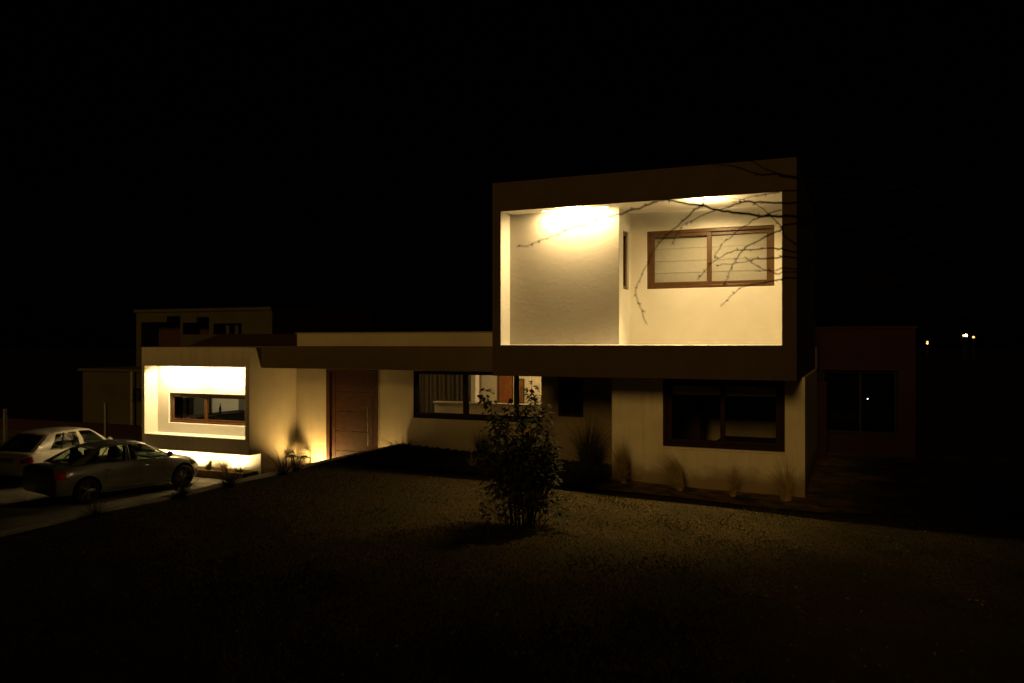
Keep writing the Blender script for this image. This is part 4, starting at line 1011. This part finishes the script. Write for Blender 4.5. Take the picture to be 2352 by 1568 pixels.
# low outbuilding further left
q0 = at_y(190, 850, 27); q1 = at_y(335, 850, 27); q2 = at_y(190, 945, 27)
h = empty('outbuilding', (q0.x, 27, -4.3), label='low pale outbuilding with small dark windows left of the house', cat='outbuilding')
ww = q1.x - q0.x + .8; zt = q0.z + 4.3
wa = at_y(300, 890, 27); wb = at_y(324, 922, 27)
m = MB(); m.vox([0, wa.x - q0.x, wb.x - q0.x, ww], [0, .3, 4], [0, wb.z + 4.3, wa.z + 4.3, zt], lambda x, y, z: y > .3 or not (inb(x, wa.x - q0.x, wb.x - q0.x) and inb(z, wb.z + 4.3, wa.z + 4.3)), lambda c, d: 1 if .2 < c[1] < .35 else 0)
m.build('wall', [M['neigh'], M['dark']], h); m = MB(); m.box(-.15, ww, -.15, 4.1, zt + .002, zt + .12); m.build('roof_slab', M['neigh'], h)
m = MB(); pp = at_y(307, 850, 26.9); m.tube([(pp.x - q0.x, -.2, 0), (pp.x - q0.x, -.2, zt)], .06, 8); m.build('downpipe', M['kerb'], h)
# boundary wall and posts
f0 = at_y(-160, 950, 24); f1 = at_y(335, 937, 24)
m = MB(); m.box(-40, f1.x + .5, 24, 24.2, -4.3, f0.z); m.build('boundary_wall', M['neighred'], label='dark boundary wall running behind the parked cars', cat='wall')
for (x, yt, Y, lab) in ((12, 940, 17.2, 'slim post at the far left edge beside the white hatchback'), (243, 926, 22.0, 'slim post behind the windscreen of the white hatchback')):
    p = at_y(x, yt, Y); o = empty('fence_post', (p.x, Y, GZ), label=lab, cat='post', group='slim posts beside the cars')
    m = MB(); m.box(-.045, .045, -.045, .045, 0, p.z - GZ); m.build('post_shaft', M['kerb'], o, bevel=.006)
    m = MB(); m.box(-.055, .055, -.055, .055, p.z - GZ + .001, p.z - GZ + .03); m.build('post_cap', M['kerb'], o)
# right neighbour
Y0 = 26
a0 = at_y(1875, 757, Y0); a1 = at_y(2103, 757, Y0); w0 = at_y(1887, 848, Y0); w1 = at_y(2062, 1000, Y0)
h = nb('neighbour_house', 'dark brown neighbouring house with a big black window at the right', (a0.x, Y0, -4.3))
xs = [-3, w0.x - a0.x, w1.x - a0.x, a1.x - a0.x]; zs = [0, w1.z + 4.3, w0.z + 4.3, a0.z + 4.3]
m = MB(); m.vox(xs, [0, .5, 7], zs, lambda x, y, z: y > .5 or not (inb(x, xs[1], xs[2]) and inb(z, zs[1], zs[2])), lambda c, d: 1 if .3 < c[1] < .55 else 0)
m.build('wall', [M['neighred'], M['dark']], h)
m = MB(); m.vox([xs[1] + .01, xs[1] + .08, (xs[1] + xs[2]) / 2, (xs[1] + xs[2]) / 2 + .07, xs[2] - .08, xs[2] - .01], [.2, .28], [zs[1] + .01, zs[1] + .08, zs[2] - .08, zs[2] - .01],
              lambda x, y, z: not (inb(z, zs[1] + .08, zs[2] - .08) and (inb(x, xs[1] + .08, (xs[1] + xs[2]) / 2) or inb(x, (xs[1] + xs[2]) / 2 + .07, xs[2] - .08))))
wf = m.build('window', M['dark'], h); m = MB(); m.box(xs[1] + .05, xs[2] - .05, .235, .245, zs[1] + .05, zs[2] - .05); m.build('pane', M['glassdark'], wf)
m = MB(); m.box(-3.05, a1.x - a0.x + .05, -.05, 7.05, zs[3] + .002, zs[3] + .08); m.build('roof_edge', M['neighred'], h)
m = MB(); m.tube([(-.02, -.08, 3.4), (.06, -.08, zs[3])], .05, 8); m.build('downpipe', M['neighred'], h)
s = at_y(1993, 915, Y0 + .1); m = MB(); m.lathe([(.001, -.022), (.022, 0), (.001, .022)], 8)
m.v = [(v[0] + s.x - a0.x, v[1] + .15, v[2] + s.z + 4.3) for v in m.v]; m.build('indicator_lamp', mat('indicator_glow', (.55, .75, 1), .3, emit=5), h)
b0 = at_y(1862, 880, 24); b1 = at_y(1898, 976, 24); m = MB(); m.box(b0.x, b1.x, 24, 24.4, -4.3, b0.z); m.box(b0.x - .03, b1.x + .03, 23.97, 24.43, b0.z + .001, b0.z + .06)
m.build('gate_pillar', M['neighred'], label='dull red square pillar beside the right rear corner of the house', cat='pillar')
# far hillside with a few street lamps
m = MB(); g = {}
for i in range(25):
    for j in range(7):
        x = -60 + 300 * i / 24; y = 90 + 40 * j
        g[i, j] = len(m.v); m.v.append((x, y, -4.35 + 3 * math.sin(math.pi * min(j, 6) / 6.5) * (.6 + .4 * math.sin(i * .5))))
for i in range(24):
    for j in range(6): m.f.append((g[i, j], g[i + 1, j], g[i + 1, j + 1], g[i, j + 1])); m.m.append(0)
m.build('hill', M['earth'], smooth=True, kind='structure')
for x, y, mt, sz, lab in ((2130, 787, 'town', .16, 'single orange street lamp far off, leftmost of the distant lights'), (2213, 771.5, 'town', .15, 'small orange street lamp touching the brightest distant light'),
                          (2219, 771, 'townw', .21, 'brightest whitish street lamp among the distant lights'), (2236, 775, 'town', .15, 'orange street lamp furthest right of the distant lights')):
    p = at_t(x, y, 150); o = empty('street_lamp', (p.x, p.y, -4.3), label=lab, cat='street lamp', group='distant street lamps')
    m = MB(); m.tube([(0, .1, 0), (0, .1, p.z + 4.4)], [.09, .05], 8); m.build('pole', M['black'], o)
    m = MB(); m.lathe([(.001, -sz), (sz * .7, -sz * .7), (sz, 0), (sz * .7, sz * .7), (.001, sz)], 12); m.v = [(a, b, c + p.z + 4.3) for a, b, c in m.v]; m.build('lamp_head', M[mt], o, smooth=True)
